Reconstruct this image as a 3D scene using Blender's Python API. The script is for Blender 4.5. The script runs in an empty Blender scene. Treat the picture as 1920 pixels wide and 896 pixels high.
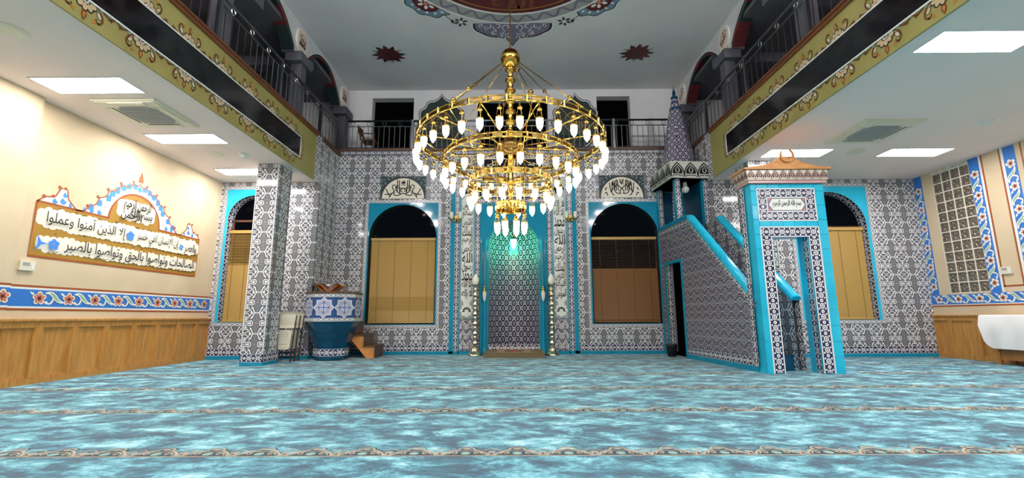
import bpy, math, random
from mathutils import Vector, Matrix
random.seed(4)
PI=math.pi
S=0.8                       # working unit (camera height = 1) to metres
SC=bpy.context.scene; COL=SC.collection
# ---------------------------------------------------------------- camera
cam_d=bpy.data.cameras.new('camera'); cam=bpy.data.objects.new('camera',cam_d); COL.objects.link(cam)
cam_d.sensor_width=36; cam_d.lens=845/1920*36; cam_d.clip_start=.02; cam_d.clip_end=200
cam.matrix_world=Matrix.Translation((0,0,1*S))@Matrix.Rotation(math.radians(.2),4,'Z')@Matrix.Rotation(math.radians(99.74),4,'X')@Matrix.Rotation(math.radians(-.25),4,'Z')
SC.camera=cam
# ---------------------------------------------------------------- world, exposure
w=bpy.data.worlds.new('night'); SC.world=w; w.use_nodes=True
w.node_tree.nodes['Background'].inputs[0].default_value=(.0015,.002,.003,1); w.node_tree.nodes['Background'].inputs[1].default_value=1
SC.view_settings.view_transform='Standard'; SC.view_settings.look='None'; SC.view_settings.gamma=1
SC.view_settings.exposure=0.62
PANEL_POWER=27.0            # emission of the ceiling panels
LAMP_POWER=8.5            # emission of the chandelier glass shades
FILL_UPLIGHT_POWER=72.0          # watts of each added gallery fill uplight
# ---------------------------------------------------------------- node expression helpers
class N:
    nt=None
    def __init__(s,sock): s.s=sock
    def __add__(a,b): return mth('ADD',a,b)
    __radd__=__add__
    def __sub__(a,b): return mth('SUBTRACT',a,b)
    def __rsub__(a,b): return mth('SUBTRACT',b,a)
    def __mul__(a,b): return mth('MULTIPLY',a,b)
    __rmul__=__mul__
    def __truediv__(a,b): return mth('DIVIDE',a,b)
    def __neg__(a): return mth('MULTIPLY',a,-1.)
def mth(op,*a):
    n=N.nt.nodes.new('ShaderNodeMath'); n.operation=op
    for i,v in enumerate(a):
        if isinstance(v,N): N.nt.links.new(v.s,n.inputs[i])
        else: n.inputs[i].default_value=v
    return N(n.outputs[0])
def AB(a): return mth('ABSOLUTE',a)
def MN(a,b): return mth('MINIMUM',a,b)
def MX(a,b): return mth('MAXIMUM',a,b)
def SQ(a): return mth('SQRT',a)
def SI(a): return mth('SINE',a)
def LT(a,b): return mth('LESS_THAN',a,b)
def PP(a,b): return mth('PINGPONG',a,b)
def MIXC(f,a,b):
    n=N.nt.nodes.new('ShaderNodeMix'); n.data_type='RGBA'
    N.nt.links.new(f.s,n.inputs[0])
    for v,i in ((a,6),(b,7)):
        if isinstance(v,N): N.nt.links.new(v.s,n.inputs[i])
        else: n.inputs[i].default_value=(*v,1)
    return N(n.outputs[2])
# generic ops: AB MN MX SQ LT FR PP (pingpong) SI
def LEN(x,y): return SQ(x*x+y*y)
def CI(x,y,cx,cy): return LEN(x-cx,y-cy)
def SEG(x,y,a,b,c,d):
    dx=c-a; dy=d-b; L=dx*dx+dy*dy
    t=MX(MN((x-a)*(dx/L)+(y-b)*(dy/L),1.0),0.0)
    return LEN(x-a-t*dx,y-b-t*dy)
def PL(x,y,pts):
    r=None
    for p,q in zip(pts,pts[1:]):
        d=SEG(x,y,*p,*q); r=d if r is None else MN(r,d)
    return r
def damask(u,v):
    x=PP(u,.5); y=PP(v,.5)
    A=PL(x,y,[(.5,.5),(.40,.495),(.34,.40),(.30,.27),(.22,.22)])-.026
    B=PL(x,y,[(0,.10),(.08,.075),(.16,.11),(.25,.13),(.32,.07),(.33,0)])-.020
    C=PL(x,y,[(0,.47),(.08,.44),(.15,.37),(.13,.29),(.06,.31)])-.018
    D=PL(x,y,[(.16,.40),(.22,.34),(.25,.28)])-.014
    leaf=MX(AB(y-.5)-(.35-x)*.75,.20-x)
    bow=MX(AB(y)-.018-x*x*1.1,x-.25)
    stem=MX(x-.028-(y-.1)*.10,AB(y-.20)-.115)
    fan=MX(AB(x-.085-(y-.22)*.25)-.013,AB(y-.21)-.06)
    w=MN(MN(A,B),MN(C,D))
    w2=MN(MN(bow,stem),MN(leaf,fan))
    w=MN(w,w2)
    dark=w-.013
    hexg=AB(x-.5)*1.3+y*.55-.31
    hexd=MN(AB(CI(x,y,.5,.0)-.10)-.010, AB(y-.2-(.5-x)*.5)-.007)
    hexd=MN(hexd,AB(y-.30)-.006)
    pink=LEN((x-.5)*.8,y*1.6)-.05
    return w,dark,hexg,hexd,pink,None
def damask_col(u,v):
    w,dark,hexg,hexd,pink,inner=damask(u,v)
    c=MIXC(LT(hexg,0),(.125,.125,.155),(.21,.21,.23))
    c=MIXC(LT(MX(hexd,hexg),0),c,(.10,.10,.14))
    c=MIXC(LT(pink,0),c,(.46,.27,.25))
    c=MIXC(LT(dark,0),c,(.03,.03,.055))
    c=MIXC(LT(w,0),c,(.88,.88,.90))
    return c
def key_col(u,v,alongu=None):   # u along in cells of 1, v across 0..1
    x=PP(u,.5); y=AB(v-.5)
    sq=AB(MX(AB(x-.0),y)-.28)-.055
    dot=LEN(x,y)-.10
    ln=AB(y-.44)-.03
    tri=AB(x-.45)+y-.22
    w=MN(MN(sq,dot),MN(ln,tri))
    return MIXC(LT(w,0),(.16,.17,.22),(.74,.74,.76))
def flower_col(u,v):   # period 1 along u, v 0..1 across
    x=PP(u,.5); y=v-.5; ay=AB(y)
    r=LEN(x,y)
    pet=AB(r-.20)-.05
    dot=r-.09
    r2=LEN(x-.5,y)
    p2=MX(r2-.16,.05-r2)
    leaf=LEN(AB(x-.25)-.0,(ay-.31))-.085
    pinkc=LEN(x-.25,ay*1.0-.10)-.045
    ln=AB(ay-.46)-.022
    w=MN(MN(pet,dot),MN(p2,MN(leaf,ln)))
    c=MIXC(LT(w,0),(.02,.022,.075),(.76,.76,.80))
    return MIXC(LT(pinkc,0),c,(.55,.30,.30))
def ogee_col(u,v):
    # net of ogee curves with teardrops
    x=PP(u,.5)
    s=SI(v*6.28318)*.14
    d1=AB(x-.25-s)
    x2=PP(u+.5,.5)
    net=d1-.036
    y=PP(v,.5)
    c1=AB(LEN(x,(PP(v+.25,.5))*.8)-.12)-.022
    c2=AB(LEN(x2,(PP(v+.75,.5))*.8)-.12)-.022
    dd=MN(LEN(x,PP(v+.25,.5)*.7)-.055,LEN(x2,PP(v+.75,.5)*.7)-.055)
    c3=MN(AB(LEN(x,PP(v+.75,.5)*.75)-.10)-.018,AB(LEN(x2,PP(v+.25,.5)*.75)-.10)-.018)
    w=MN(MN(net,c3),MN(c1,c2))
    w=MX(w,-1.0)
    c=MIXC(LT(w,0),(.035,.025,.075),(.74,.70,.80))
    return MIXC(LT(dd,0),c,(.12,.14,.22))
def lattice_col(u,v):
    x=PP(u,.5); y=PP(v,.5)
    d1=PL(x,y,[(0,.30),(.14,.22),(.20,.10),(.36,.04),(.5,.0)])
    d2=AB(LEN(x-.5,(y-.5)*.75)-.17)
    d3=PL(x,y,[(0,.5),(.12,.44),(.22,.46),(.30,.36)])
    dots=LEN(PP(u*6.,.5),PP(v*6.,.5))-.26
    w=MN(MN(d1,d2),d3)-.018
    med=LEN(x,y*.7)-.12
    med2=AB(LEN(x-.5,(y-.5))-.08)-.012
    c=MIXC(LT(MX(dots,.0-w+.0),0),(.10,.09,.135),(.27,.26,.32))
    c=MIXC(LT(w-.02,0),c,(.04,.035,.08))
    c=MIXC(LT(med,0),c,(.17,.12,.16))
    c=MIXC(LT(w,0),c,(.54,.52,.58))
    return MIXC(LT(MN(med2,AB(med)-.010),0),c,(.5,.48,.55))

# ---------------------------------------------------------------- materials
M={}
def base(name,col=(.8,.8,.8),rough=.5,metal=0,**kw):
    m=bpy.data.materials.new(name); m.use_nodes=True; b=m.node_tree.nodes['Principled BSDF']
    b.inputs['Base Color'].default_value=(*col,1); b.inputs['Roughness'].default_value=rough; b.inputs['Metallic'].default_value=metal
    for k,v in kw.items():
        k=k.replace('_',' '); b.inputs[k].default_value=v
    M[name]=m; return m,m.node_tree,b
def noisy(name,c1,c2,scale=5,rough=.5,metal=0,stretch=(1,1,1),bump=0,detail=5,lo=.35,hi=.65,bscale=None,**kw):
    m,nt,b=base(name,c1,rough,metal,**kw)
    tc=nt.nodes.new('ShaderNodeTexCoord'); mp=nt.nodes.new('ShaderNodeMapping'); mp.inputs['Scale'].default_value=stretch
    nz=nt.nodes.new('ShaderNodeTexNoise'); nz.inputs['Scale'].default_value=scale; nz.inputs['Detail'].default_value=detail
    cr=nt.nodes.new('ShaderNodeValToRGB'); cr.color_ramp.elements[0].position=lo; cr.color_ramp.elements[1].position=hi
    cr.color_ramp.elements[0].color=(*c1,1); cr.color_ramp.elements[1].color=(*c2,1)
    L=nt.links.new; L(tc.outputs['Object'],mp.inputs[0]); L(mp.outputs[0],nz.inputs[0]); L(nz.outputs[0],cr.inputs[0]); L(cr.outputs[0],b.inputs['Base Color'])
    if bump:
        n2=nt.nodes.new('ShaderNodeTexNoise'); n2.inputs['Scale'].default_value=bscale or scale*6; n2.inputs['Detail'].default_value=3; L(mp.outputs[0],n2.inputs[0])
        bp=nt.nodes.new('ShaderNodeBump'); bp.inputs['Strength'].default_value=bump; bp.inputs['Distance'].default_value=.01; L(n2.outputs[0],bp.inputs['Height']); L(bp.outputs[0],b.inputs['Normal'])
    return m
def pattern(name,fn,su,sv,rough=.2,tile=None,du=0,dv=0,**kw):
    m,nt,b=base(name,(.5,.5,.5),rough,0,**kw); N.nt=nt
    uv=nt.nodes.new('ShaderNodeUVMap'); uv.uv_map='UVMap'; sp=nt.nodes.new('ShaderNodeSeparateXYZ'); nt.links.new(uv.outputs[0],sp.inputs[0])
    U=N(sp.outputs[0]); V=N(sp.outputs[1])
    c=fn(U*su+(du+50.),V*sv+dv)
    if tile:                                    # fine recessed joints of the wall tiles
        g=MN(PP(U+tile*20,tile/2),PP(V+tile*20,tile/2)); j=LT(g,.0022)
        c=MIXC(j,c,(.30,.30,.31))
        bp=nt.nodes.new('ShaderNodeBump'); bp.inputs['Strength'].default_value=.5; bp.inputs['Distance'].default_value=.003; bp.invert=True
        nt.links.new(j.s,bp.inputs['Height']); nt.links.new(bp.outputs[0],b.inputs['Normal'])
    nt.links.new(c.s,b.inputs['Base Color']); return m
CELL=.44
pattern('damask_tile',damask_col,1/CELL,1/CELL,.09,tile=CELL/2)
pattern('key_border',key_col,1/.13,1,.25)
pattern('flower_border',flower_col,1/.19,1,.2)
pattern('ogee_tile',ogee_col,1/.215,1/.29,.18,du=.5)
pattern('ogee_fine',ogee_col,1/.16,1/.2,.2)
pattern('lattice_tile',lattice_col,1/.33,1/.36,.22)
def emis(name,col,st,base_col=(.9,.9,.85)):
    m,nt,b=base(name,base_col,.3); b.inputs['Emission Color'].default_value=(*col,1); b.inputs['Emission Strength'].default_value=st; return m
emis('panel_light',(1,.965,.93),PANEL_POWER); emis('shade_light',(1,.90,.70),LAMP_POWER); emis('green_light',(.03,1,.42),55,(.1,.8,.5))
noisy('wall_cream',(.64,.50,.33),(.70,.56,.38),2,.75,bump=.15,bscale=60)
noisy('ceiling_white',(.90,.75,.70),(.93,.78,.73),1.2,.8,bump=.05,bscale=50)
noisy('nave_white',(.62,.62,.66),(.68,.68,.71),1.0,.8)
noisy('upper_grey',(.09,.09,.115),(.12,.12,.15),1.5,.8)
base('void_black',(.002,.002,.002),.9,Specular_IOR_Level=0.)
noisy('teal_glaze',(.010,.24,.40),(.016,.29,.46),2.5,.07,bump=.02,bscale=8,Specular_IOR_Level=.22)
noisy('cyan_glaze',(.010,.44,.68),(.02,.52,.76),2.5,.14,bump=.04,bscale=8)
noisy('deep_blue_glaze',(.003,.045,.10),(.005,.06,.13),3,.16)
noisy('oak',(.48,.205,.042),(.62,.30,.075),3.2,.36,stretch=(9,9,1),bump=.08,detail=6)
noisy('orange_wood',(.62,.25,.065),(.74,.34,.11),3,.4,stretch=(2,2,9))
noisy('dark_wood',(.08,.03,.015),(.14,.055,.03),4,.4,stretch=(2,9,9))
base('brass',(.66,.41,.09),.14,1); base('dark_brass',(.24,.15,.05),.28,1); base('pewter',(.62,.56,.42),.22,1); base('steel',(.22,.22,.24),.30,1)
base('chrome',(.75,.75,.76),.12,1)
base('milk_glass',(.82,.80,.76),.2); base('black_plastic',(.012,.012,.014),.35); base('ivory_plastic',(.76,.70,.56),.45)
base('white_paint',(.80,.80,.78),.5); base('cloud_white',(.86,.80,.68),.6); base('black_paint',(.012,.010,.012),.4); base('ink',(.012,.010,.012),.6,Specular_IOR_Level=.15)
base('blue_paint',(.035,.19,.62),.45); base('sky_paint',(.07,.27,.80),.45); base('gold_paint',(.42,.22,.028),.5); base('rust_paint',(.36,.085,.018),.5)
base('petal_paint',(.86,.70,.58),.5); base('blossom_petal',(.58,.44,.27),.5); base('blossom_white',(.62,.60,.50),.5); base('coral_paint',(.70,.20,.11),.5); base('maroon_paint',(.11,.012,.018),.5); base('sage_paint',(.30,.46,.34),.5)
noisy('olive_paint',(.31,.27,.085),(.37,.32,.11),2,.55); base('brown_paint',(.17,.055,.02),.5); base('orange_paint',(.55,.19,.03),.5)
noisy('granite_black',(.003,.003,.004),(.018,.016,.020),5,.10,detail=8)
base('plum_paint',(.20,.17,.27),.5); base('star_lilac',(.42,.42,.60),.3); base('slate_paint',(.16,.27,.37),.5); base('grey_paint',(.36,.36,.35),.6); base('pink_glaze',(.62,.33,.33),.25); base('cream_glaze',(.80,.70,.60),.22)
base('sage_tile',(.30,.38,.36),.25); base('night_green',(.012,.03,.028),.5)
noisy('white_cloth',(.76,.74,.74),(.84,.82,.82),2,.8)
base('leaf',(.06,.19,.03),.5); base('tan_woven',(.50,.40,.30),.9); base('dark_woven',(.045,.075,.10),.9); base('aqua_woven',(.22,.45,.44),.9)
base('mat_olive',(.16,.125,.07),.9); base('mat_tan',(.36,.22,.13),.9); base('mat_red',(.32,.03,.025),.9); base('desk_blue',(.02,.075,.24),.25); base('canopy_white',(.58,.58,.54),.5); base('page',(.85,.83,.76),.7)
noisy('table_wood',(.36,.13,.03),(.48,.19,.05),3,.35,stretch=(9,1,1))
m,nt,b=base('blind_slat',(.50,.31,.085),.45)
m,nt,b=base('blind_dark',(.24,.10,.025),.45)
def _glass(name,col,rough,bump):
    m,nt,b=base(name,col,rough,0,IOR=1.07,Transmission_Weight=1.0)
    if bump:
        tc=nt.nodes.new('ShaderNodeTexCoord'); n2=nt.nodes.new('ShaderNodeTexNoise'); n2.inputs['Scale'].default_value=bump; n2.inputs['Distortion'].default_value=2
        bp=nt.nodes.new('ShaderNodeBump'); bp.inputs['Strength'].default_value=1; bp.inputs['Distance'].default_value=.08
        nt.links.new(tc.outputs['Object'],n2.inputs[0]); nt.links.new(n2.outputs[0],bp.inputs['Height']); nt.links.new(bp.outputs[0],b.inputs['Normal'])
_glass('window_glass',(.9,.95,.95),.02,0); _glass('block_glass',(.30,.25,.20),.10,9)
M['block_glass'].node_tree.nodes['Principled BSDF'].inputs['Transmission Weight'].default_value=.25
M['block_glass'].node_tree.nodes['Principled BSDF'].inputs['Metallic'].default_value=.55
# carpet : mottled blue pile
m,nt,b=base('carpet_pile',(.1,.4,.5),.95)
tc=nt.nodes.new('ShaderNodeTexCoord'); mp=nt.nodes.new('ShaderNodeMapping'); mp.inputs['Scale'].default_value=(.75,1.25,1)
a=nt.nodes.new('ShaderNodeTexNoise'); a.inputs['Scale'].default_value=4.2; a.inputs['Detail'].default_value=9; a.inputs['Roughness'].default_value=.76; a.inputs['Distortion'].default_value=.35
cr=nt.nodes.new('ShaderNodeValToRGB'); e=cr.color_ramp.elements
e[0].position=.39; e[0].color=(.003,.050,.105,1); e[1].position=.66; e[1].color=(.50,.85,.92,1)
x=e.new(.47); x.color=(.012,.13,.21,1); x=e.new(.55); x.color=(.11,.42,.53,1)
f=nt.nodes.new('ShaderNodeTexNoise'); f.inputs['Scale'].default_value=70; f.inputs['Detail'].default_value=2
bp=nt.nodes.new('ShaderNodeBump'); bp.inputs['Strength'].default_value=.6; bp.inputs['Distance'].default_value=.01
for s,d in ((tc.outputs['Object'],mp.inputs[0]),(mp.outputs[0],a.inputs[0]),(a.outputs[0],cr.inputs[0]),(cr.outputs[0],b.inputs['Base Color']),(mp.outputs[0],f.inputs[0]),(f.outputs[0],bp.inputs['Height']),(bp.outputs[0],b.inputs['Normal'])): nt.links.new(s,d)
b.inputs['Sheen Weight'].default_value=.3
# ---------------------------------------------------------------- geometry helpers
class Fr:
    def __init__(s,o,u,v): s.o=Vector(o); s.u=Vector(u).normalized(); s.v=Vector(v).normalized(); s.n=s.u.cross(s.v)
    def __call__(s,a,b,c=0): return s.o+s.u*a+s.v*b+s.n*c
    def at(s,a,b,c=0): return Fr(s(a,b,c),s.u,s.v)
    def rot(s,t): return Fr(s.o,s.u*math.cos(t)+s.v*math.sin(t),-s.u*math.sin(t)+s.v*math.cos(t))
    def flip(s): return Fr(s.o,-s.u,s.v)   # mirrored copies keep thickness on the wall side
class Mir:                                  # mirrored frame (u -> -u) with the same normal
    def __init__(s,f,mu=True,mv=False): s.f=f; s.mu=-1 if mu else 1; s.mv=-1 if mv else 1; s.n=f.n
    def __call__(s,a,b,c=0): return s.f(a*s.mu,b*s.mv,c)
FLOOR=Fr((0,0,0),(1,0,0),(0,1,0))
def back(y): return Fr((0,y,0),(1,0,0),(0,0,1))
def left(x): return Fr((x,0,0),(0,1,0),(0,0,1))
def right(x): return Fr((x,0,0),(0,-1,0),(0,0,1))
def ceil(z): return Fr((0,0,z),(1,0,0),(0,-1,0))
LOC={}
class MB:
    def __init__(s): s.v=[]; s.f=[]; s.m=[]; s.uv={}
    def add(s,vs,fs,mi=0,uvs=None):
        b=len(s.v); s.v+=[tuple(x) for x in vs]
        for k,f in enumerate(fs):
            if uvs and uvs[k]: s.uv[len(s.f)]=uvs[k]
            s.f.append([b+i for i in f]); s.m.append(mi)
        return s
    def box(s,x0,y0,z0,x1,y1,z1,mi=0):
        if x0>x1:x0,x1=x1,x0
        if y0>y1:y0,y1=y1,y0
        if z0>z1:z0,z1=z1,z0
        v=[(x,y,z) for z in (z0,z1) for y in (y0,y1) for x in (x0,x1)]
        return s.add(v,[(0,2,3,1),(4,5,7,6),(0,1,5,4),(2,6,7,3),(0,4,6,2),(1,3,7,5)],mi)
    def fbox(s,fr,a0,b0,c0,a1,b1,c1,mi=0,uv=None):
        v=[fr(a,b,c) for c in (c0,c1) for b in (b0,b1) for a in (a0,a1)]
        fs=[(0,2,3,1),(4,5,7,6),(0,1,5,4),(2,6,7,3),(0,4,6,2),(1,3,7,5)]
        return s.add(v,fs,mi)
    def strip(s,fr,p,q,w,t=.008,mi=0,c=0):
        """ornament strip from p to q (2D in frame), width w to the left of the direction; uv: metres along, 0..1 across"""
        p=Vector(p);q=Vector(q);d=q-p;L=d.length;d/=L;n=Vector((-d.y,d.x))*w
        P=[p,q,q+n,p+n]; v=[fr(a.x,a.y,c+t) for a in P]+[fr(a.x,a.y,c) for a in P]
        uv=[[(0,0),(L,0),(L,1),(0,1)]]+[[(0,0),(L,0),(L,.04),(0,.04)]]*4
        return s.add(v,[(0,1,2,3),(0,4,5,1),(1,5,6,2),(2,6,7,3),(3,7,4,0)],mi,uv)
    def poly(s,fr,pts,t=.006,mi=0,c=0,side=True):
        n=len(pts); v=[fr(a,b,c+t) for a,b in pts]; fs=[tuple(range(n))]
        if side:
            v+=[fr(a,b,c) for a,b in pts]; fs+=[(i,n+i,n+(i+1)%n,(i+1)%n) for i in range(n)]
        return s.add(v,fs,mi)
    def ribbon(s,fr,pts,w,t=.006,mi=0,c=0,closed=False,taper=False):
        P=[Vector(p) for p in pts]; n=len(P); vs=[]
        for i in range(n):
            a=P[(i-1)%n] if (closed or i>0) else P[i]; b=P[(i+1)%n] if (closed or i<n-1) else P[i]
            d=(b-a); d=d.normalized() if d.length>1e-9 else Vector((1,0)); k=Vector((-d.y,d.x))*w*.5
            if taper: k*=.25+.75*math.sin(PI*min(1,max(0,(i+.4)/(n-.2))))
            vs+=[fr(*(P[i]+k),c+t),fr(*(P[i]-k),c+t)]
        m=n if closed else n-1
        return s.add(vs,[(2*i,2*i+1,2*((i+1)%n)+1,2*((i+1)%n)) for i in range(m)],mi)
    def disc(s,fr,a,b,r,t=.006,mi=0,c=0,n=14,ry=None,rot=0):
        ry=ry or r; ca,sa=math.cos(rot),math.sin(rot)
        return s.poly(fr,[(a+r*math.cos(k)*ca-ry*math.sin(k)*sa,b+r*math.cos(k)*sa+ry*math.sin(k)*ca) for k in [2*PI*i/n for i in range(n)]],t,mi,c,side=False)
    def tube(s,pts,r,n=6,mi=0,caps=True):
        P=[Vector(p) for p in pts]; R=r if isinstance(r,(list,tuple)) else [r]*len(P); vs=[]; up=None
        for i,p in enumerate(P):
            d=(P[min(i+1,len(P)-1)]-P[max(i-1,0)]).normalized()
            if up is None: up=Vector((0,0,1)) if abs(d.z)<.9 else Vector((1,0,0))
            a=d.cross(up).normalized(); b=a.cross(d).normalized(); up=b
            vs+=[p+(a*math.cos(2*PI*k/n)+b*math.sin(2*PI*k/n))*R[i] for k in range(n)]
        fs=[(i*n+k,i*n+(k+1)%n,(i+1)*n+(k+1)%n,(i+1)*n+k) for i in range(len(P)-1) for k in range(n)]
        if caps: fs+=[tuple(range(n))[::-1],tuple((len(P)-1)*n+k for k in range(n))]
        return s.add(vs,fs,mi)
    def lathe(s,prof,c=(0,0,0),n=12,mi=0,a0=0,a1=2*PI):
        full=abs(a1-a0-2*PI)<1e-6; k=n if full else n+1; vs=[]
        for r,z in prof: vs+=[(c[0]+r*math.cos(a0+(a1-a0)*i/n),c[1]+r*math.sin(a0+(a1-a0)*i/n),c[2]+z) for i in range(k)]
        fs=[(j*k+i,j*k+(i+1)%k,(j+1)*k+(i+1)%k,(j+1)*k+i) for j in range(len(prof)-1) for i in range(n)]
        return s.add(vs,fs,mi)
    def sph(s,c,r,n=10,mi=0): return s.lathe([(max(1e-4,r*math.sin(PI*i/6)),-r*math.cos(PI*i/6)) for i in range(7)],c,n,mi)
    def build(s,name,mats,parent=None,smooth=False,origin=None):
        mats=[mats] if isinstance(mats,str) else mats
        me=bpy.data.meshes.new(name)
        if parent is not None: o0=Vector(LOC.get(parent,(0,0,0)))
        elif origin is not None: o0=Vector(origin)
        else:
            xs=[v[0] for v in s.v]; ys=[v[1] for v in s.v]; zs=[v[2] for v in s.v]
            o0=Vector(((min(xs)+max(xs))/2,(min(ys)+max(ys))/2,min(zs)))
        me.from_pydata([Vector(v)-o0 for v in s.v],[],s.f)
        uvl=me.uv_layers.new(name='UVMap'); me.update()
        for p in me.polygons:
            p.material_index=s.m[p.index]; p.use_smooth=smooth
            if p.index in s.uv:
                for li,q in zip(p.loop_indices,s.uv[p.index]): uvl.data[li].uv=q
            else:
                nn=p.normal; ax=max(range(3),key=lambda i:abs(nn[i]))
                for li in p.loop_indices:
                    c=Vector(s.v[me.loops[li].vertex_index]); uvl.data[li].uv=((c.y,c.z),(c.x,c.z),(c.x,c.y))[ax]
        for k in mats: me.materials.append(M[k])
        o=bpy.data.objects.new(name,me); COL.objects.link(o)
        if parent is None: o.location=o0; LOC[o]=tuple(o0)
        else: o.parent=parent; LOC[o]=LOC.get(parent,(0,0,0))
        return o
def tag(o,label=None,cat=None,group=None,kind=None):
    for k,v in (('label',label),('category',cat),('group',group),('kind',kind)):
        if v: o[k]=v
    return o
def empty(name,loc,label,cat,group=None):
    o=bpy.data.objects.new(name,None); COL.objects.link(o); o.location=loc; o.empty_display_size=.1; LOC[o]=tuple(loc); return tag(o,label,cat,group)
def struct(o): o['kind']='structure'; return o
def part_copy(o,parent,loc,rot=None):      # one more part sharing mesh data
    c=o.copy(); COL.objects.link(c); c.parent=parent; c.location=Vector(loc)-Vector(LOC.get(parent,(0,0,0)))
    if rot: c.rotation_euler=rot
    return c
def copy_tree(o,parent=None):
    c=o.copy(); COL.objects.link(c); c.parent=parent
    for ch in o.children: copy_tree(ch,c)
    return c
def arc(cx,cy,r,a0,a1,n=10,ry=None): ry=ry or r; return [(cx+r*math.cos(a0+(a1-a0)*i/n),cy+ry*math.sin(a0+(a1-a0)*i/n)) for i in range(n+1)]
def spiral(cx,cy,r,a0,turns,n=14,r1=.15,sg=1): return [(cx+r*(1-(1-r1)*i/n)*math.cos(a0+sg*turns*2*PI*i/n),cy+r*(1-(1-r1)*i/n)*math.sin(a0+sg*turns*2*PI*i/n)) for i in range(n+1)]
def bez(*P,n=10):
    out=[]
    for i in range(n+1):
        t=i/n; Q=[Vector(p) for p in P]
        while len(Q)>1: Q=[Q[j].lerp(Q[j+1],t) for j in range(len(Q)-1)]
        out.append(tuple(Q[0]))
    return out
# ---------------------------------------------------------------- Arabic lettering
FORMS={}
_b=0xFE80
for ch,n in [('ء',1),('آ',2),('أ',2),('ؤ',2),('إ',2),('ئ',4),('ا',2),('ب',4),('ة',2),('ت',4),('ث',4),('ج',4),('ح',4),('خ',4),('د',2),('ذ',2),('ر',2),('ز',2),('س',4),('ش',4),('ص',4),('ض',4),('ط',4),('ظ',4),('ع',4),('غ',4),('ف',4),('ق',4),('ك',4),('ل',4),('م',4),('ن',4),('ه',4),('و',2),('ى',2),('ي',4)]:
    FORMS[ch]=[chr(_b+i) for i in range(n)]; _b+=n
LAMALEF={'آ':0xFEF5,'أ':0xFEF7,'إ':0xFEF9,'ا':0xFEFB}
def shape(t):
    out=[]; prev=False; i=0
    while i<len(t):
        c=t[i]
        if c not in FORMS: out.append(c); prev=False; i+=1; continue
        if c=='ل' and i+1<len(t) and t[i+1] in LAMALEF:
            out.append(chr(LAMALEF[t[i+1]]+(1 if prev else 0))); prev=False; i+=2; continue
        f=FORMS[c]; nxt=i+1<len(t) and t[i+1] in FORMS and len(FORMS[t[i+1]])>1
        if len(f)==4: k=(3 if prev else 2) if nxt else (1 if prev else 0); prev=nxt
        else: k=1 if (prev and len(f)>1) else 0; prev=False
        out.append(f[k]); i+=1
    return ''.join(reversed(out))
def lettering(mb,fr,text,a0,b0,a1,b1,mi=0,c=.004,bold=.006,shear=0):
    """write Arabic text filling the rectangle a0..a1, b0..b1 of the frame"""
    cu=bpy.data.curves.new('lettering','FONT'); cu.body=shape(text); cu.offset=bold; cu.shear=shear; cu.resolution_u=3
    m0=M['ink']; cu.materials.append(m0); cu.materials.append(m0)
    for i,f in enumerate(cu.body_format): f.material_index=i%2
    o=bpy.data.objects.new('lettering',cu); COL.objects.link(o); bpy.context.view_layer.update()
    me=bpy.data.meshes.new_from_object(o); bpy.data.objects.remove(o); 
    V=[v.co.copy() for v in me.vertices]
    if V:
        x0=min(v.x for v in V);x1=max(v.x for v in V);y0=min(v.y for v in V);y1=max(v.y for v in V)
        mb.add([fr(a0+(v.x-x0)/(x1-x0)*(a1-a0),b0+(v.y-y0)/(y1-y0)*(b1-b0),c) for v in V],[tuple(p.vertices) for p in me.polygons],mi)
    bpy.data.meshes.remove(me); bpy.data.curves.remove(cu)
# ================================================================ STRUCTURE
WN,WW,AX=12.4,11.2,5.0      # nave back wall, wing back wall, nave half width
XL,XR=-7.5,10.25            # side walls
ZC,ZN=4.44,8.30             # wing ceiling, nave ceiling
ZF0,ZF1=4.40,5.62           # fascia of the side galleries
YR=-4.5                     # rear wall
floor=struct(MB().add([FLOOR(XL-.3,YR,0),FLOOR(XR+.3,YR,0),FLOOR(XR+.3,WN+1,0),FLOOR(XL-.3,WN+1,0)],[(0,1,2,3)]).build('floor','carpet_pile'))
# ---- arched openings -------------------------------------------------------
WIN=[  # centre x, half width, wall plane y, sill, spring, outer frame x0,x1,z0,z1
 (-3.10,.945,WN,.80,3.18,-4.17,-2.03,.70,4.26),
 ( 3.10,.945,WN,.80,3.18,2.03,4.17,.70,4.26),
 (-6.64,.63,WW,.88,3.46,-7.42,-5.86,.79,4.33),
 ( 8.04,.88,WW,.88,3.22,7.00,9.08,.79,4.33)]
def arched_piece(mb,fr,x0,x1,z0,z1,cx,hw,zs,zp,t=.0,mi=0,n=20):
    """rectangle x0..x1, z0..z1 with an arched opening cut out of it"""
    c=t
    Q=lambda pts: mb.add([fr(a,b,c) for a,b in pts],[tuple(range(len(pts)))],mi)
    if cx-hw>x0+.001: Q([(x0,z0),(cx-hw,z0),(cx-hw,zp),(x0,zp)])
    if cx+hw<x1-.001: Q([(cx+hw,z0),(x1,z0),(x1,zp),(cx+hw,zp)])
    if zs>z0: Q([(cx-hw,z0),(cx+hw,z0),(cx+hw,zs),(cx-hw,zs)])
    A=arc(cx,zp,hw,PI,0,n)
    h=n//2
    Q([(x0,zp)]+A[:h+1]+[(cx,z1),(x0,z1)]); Q([(x1,zp),(x1,z1),(cx,z1)]+A[h:])
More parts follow.
